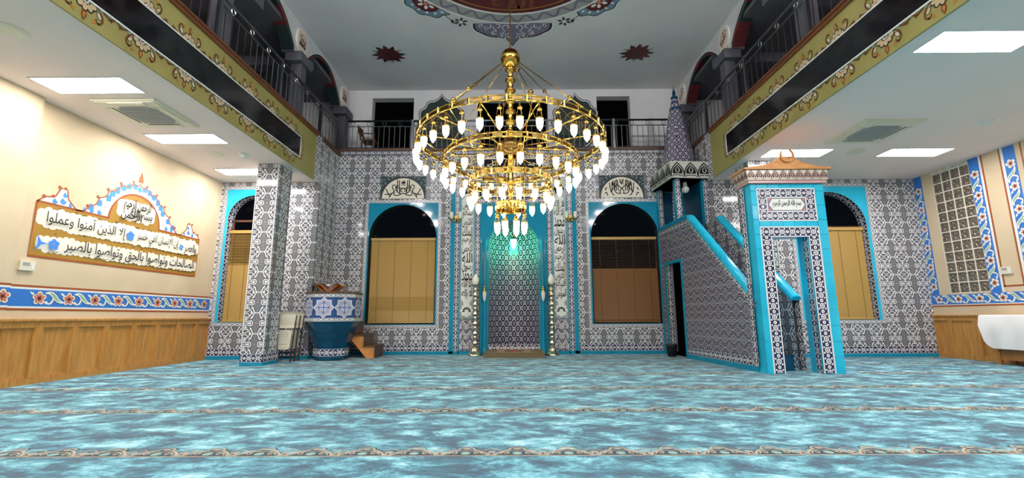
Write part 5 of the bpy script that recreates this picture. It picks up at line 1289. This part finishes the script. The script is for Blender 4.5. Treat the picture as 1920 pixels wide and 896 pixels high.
for ri,(r,z,n) in enumerate(RG):
    hb=.070 if ri<3 else .11
    mb=MB()
    for zz in (z+hb/2,z-hb/2): mb.tube([(CX+r*math.cos(t),CY+r*math.sin(t),zz) for t in [2*PI*i/(n*2) for i in range(n*2+1)]],.014,6,caps=False)
    mb.build('ring_rim','brass',H,True)
    m_=n if ri<3 else 8; mb=MB(); a0_=2*PI*.12/m_; a1_=2*PI*.62/m_
    for i in range(3):
        t0=a0_+(a1_-a0_)*i/3; t1=a0_+(a1_-a0_)*(i+1)/3
        q_=[(CX+rr_*math.cos(t),CY+rr_*math.sin(t),zz) for rr_ in (r-.006,r+.006) for t,zz in ((t0,z-hb/2),(t1,z-hb/2),(t1,z+hb/2),(t0,z+hb/2))]
        mb.add(q_,[(0,1,2,3),(4,7,6,5),(0,4,5,1),(2,6,7,3)])
    for j in range(4):
        t=a0_+(a1_-a0_)*(j+.5)/4; mb.tube([(CX+(r-.012)*math.cos(t),CY+(r-.012)*math.sin(t),z-.022),(CX+(r-.012)*math.cos(t+.01),CY+(r-.012)*math.sin(t+.01),z+.022)],.007,4)
    pl=mb.build('ring_plate','dark_brass',H)
    t=2*PI*.87/m_; mb=MB(); mb.tube([(CX+r*math.cos(t),CY+r*math.sin(t),z-hb/2-.012),(CX+r*math.cos(t),CY+r*math.sin(t),z+hb/2+.012)],.022,6)
    cl=mb.build('ring_clasp','brass',H)
    for k in range(1,m_): part_copy(pl,H,LOC[H],(0,0,2*PI*k/m_)); part_copy(cl,H,LOC[H],(0,0,2*PI*k/m_))
    if ri==3: MB().lathe([(r+.012,z+.05),(r+.02,z),(r+.012,z-.05)],(CX,CY,0),24).build('ring_collar','brass',H,True)
    # lamps
    for k in range(n):
        t=2*PI*(k+.5)/n; loc=(CX+r*math.cos(t),CY+r*math.sin(t),z-.05)
        if ho is None:
            ho=hang.build('lamp_hanger','brass',H,True); ho.data.transform(Matrix.Translation(LOC[H])); ho.location=Vector(loc)-Vector(LOC[H]); LOC[ho]=loc
            so=sh.build('glass_shade','shade_light',ho,True); so.data.transform(Matrix.Translation(loc))
        else:
            c=ho.copy(); COL.objects.link(c); c.parent=H; c.location=Vector(loc)-Vector(LOC[H])
            d=so.copy(); COL.objects.link(d); d.parent=c
            c.rotation_euler=(0,0,t)
# spokes
for k in range(12):
    t=2*PI*(k+.5)/12; c_,s_=math.cos(t),math.sin(t)
    MB().tube([(CX+.2*c_,CY+.2*s_,3.92),(CX+1.60*c_,CY+1.60*s_,3.99)],.012,6).build('spoke','brass',H,True)
    MB().tube([(CX+.2*c_,CY+.2*s_,3.80),(CX+.7*c_,CY+.7*s_,3.70),(CX+1.14*c_,CY+1.14*s_,3.66)],.007,5).build('spoke','brass',H,True)
for k in range(8):
    t=2*PI*k/8+.2; c_,s_=math.cos(t),math.sin(t)
    mb=MB().tube([(CX+.1*c_,CY+.1*s_,5.55),(CX+1.62*c_,CY+1.62*s_,4.06)],.008,5)
    f_=.35+.35*(k%2); q=(CX+(.1+1.52*f_)*c_,CY+(.1+1.52*f_)*s_,5.55-1.49*f_); mb.sph(q,.038); f_=.93; q=(CX+(.1+1.52*f_)*c_,CY+(.1+1.52*f_)*s_,5.55-1.49*f_); mb.sph(q,.042)
    mb.build('suspension_rod','brass' if k%2 else 'dark_brass',H,True)
    MB().tube([(CX+1.60*c_,CY+1.60*s_,4.0),(CX+1.15*c_,CY+1.15*s_,3.70)],.006,4).build('tie_rod','brass',H)
    MB().tube([(CX+1.13*c_,CY+1.13*s_,3.66),(CX+.70*c_,CY+.70*s_,3.32)],.006,4).build('tie_rod','brass',H)
for k in range(4):
    t=PI/2*k+.4; MB().tube([(CX+.25*math.cos(t),CY+.25*math.sin(t),2.88),(CX+.25*math.cos(t),CY+.25*math.sin(t),3.75)],.006,4).build('tie_rod','brass',H)
for k in range(6):
    t=PI/3*k; MB().tube([(CX+.05*math.cos(t),CY+.05*math.sin(t),3.28),(CX+.70*math.cos(t),CY+.70*math.sin(t),3.28)],.010,4).build('spoke','brass',H)
# ---- unseen fill lights added to brighten the nave: ceiling panels and gallery uplights
for x in (-2.6,0,2.6):
    for y in (-3.2,-.8,1.6):
        R=empty('ceiling_light_panel',(x,y,ZN),'added unseen fill panel in the high ceiling behind the viewer, %s column, %s row'%({-2.6:'left',0:'middle',2.6:'right'}[x],{-3.2:'rear',-.8:'middle',1.6:'front'}[y]),'light','added fill panels in the high nave ceiling')
        MB().box(x-.45,y-.45,ZN-.03,x+.45,y+.45,ZN).build('frame','white_paint',R); MB().box(x-.4,y-.4,ZN-.035,x+.4,y+.4,ZN-.03).build('diffuser','panel_light',R)
for sg in (-1,1):
    for y in (-3.0,-.4,2.0):
        x=sg*(AX+.02); R=empty('gallery_fill_uplight',(x,y,6.75),'added grey fill uplight on the %s gallery railing, %s behind the viewer'%('left' if sg<0 else 'right',{-3.0:'farthest',-.4:'midway',2.0:'nearest'}[y]),'light','added fill uplights on the gallery railings')
        MB().box(x-.12,y-.3,6.66,x+.12,y+.3,6.78).build('housing','steel',R)
        ld=bpy.data.lights.new('fill_uplight_lamp','AREA'); ld.shape='RECTANGLE'; ld.size=.5*S; ld.size_y=.2*S; ld.energy=FILL_UPLIGHT_POWER; ld.color=(1,.97,.95)
        lo=bpy.data.objects.new('fill_uplight_lamp',ld); COL.objects.link(lo); lo.parent=R; lo.location=(0,0,.06); d_=Vector((-sg*1.5,3.6,3.6)).normalized(); lo.rotation_euler=d_.to_track_quat('-Z','Y').to_euler()
# ================================================================ to metres
for o in list(COL.objects):
    if o is cam: continue
    o.location=o.location*S
for me in bpy.data.meshes: me.transform(Matrix.Scale(S,4)); me.update()
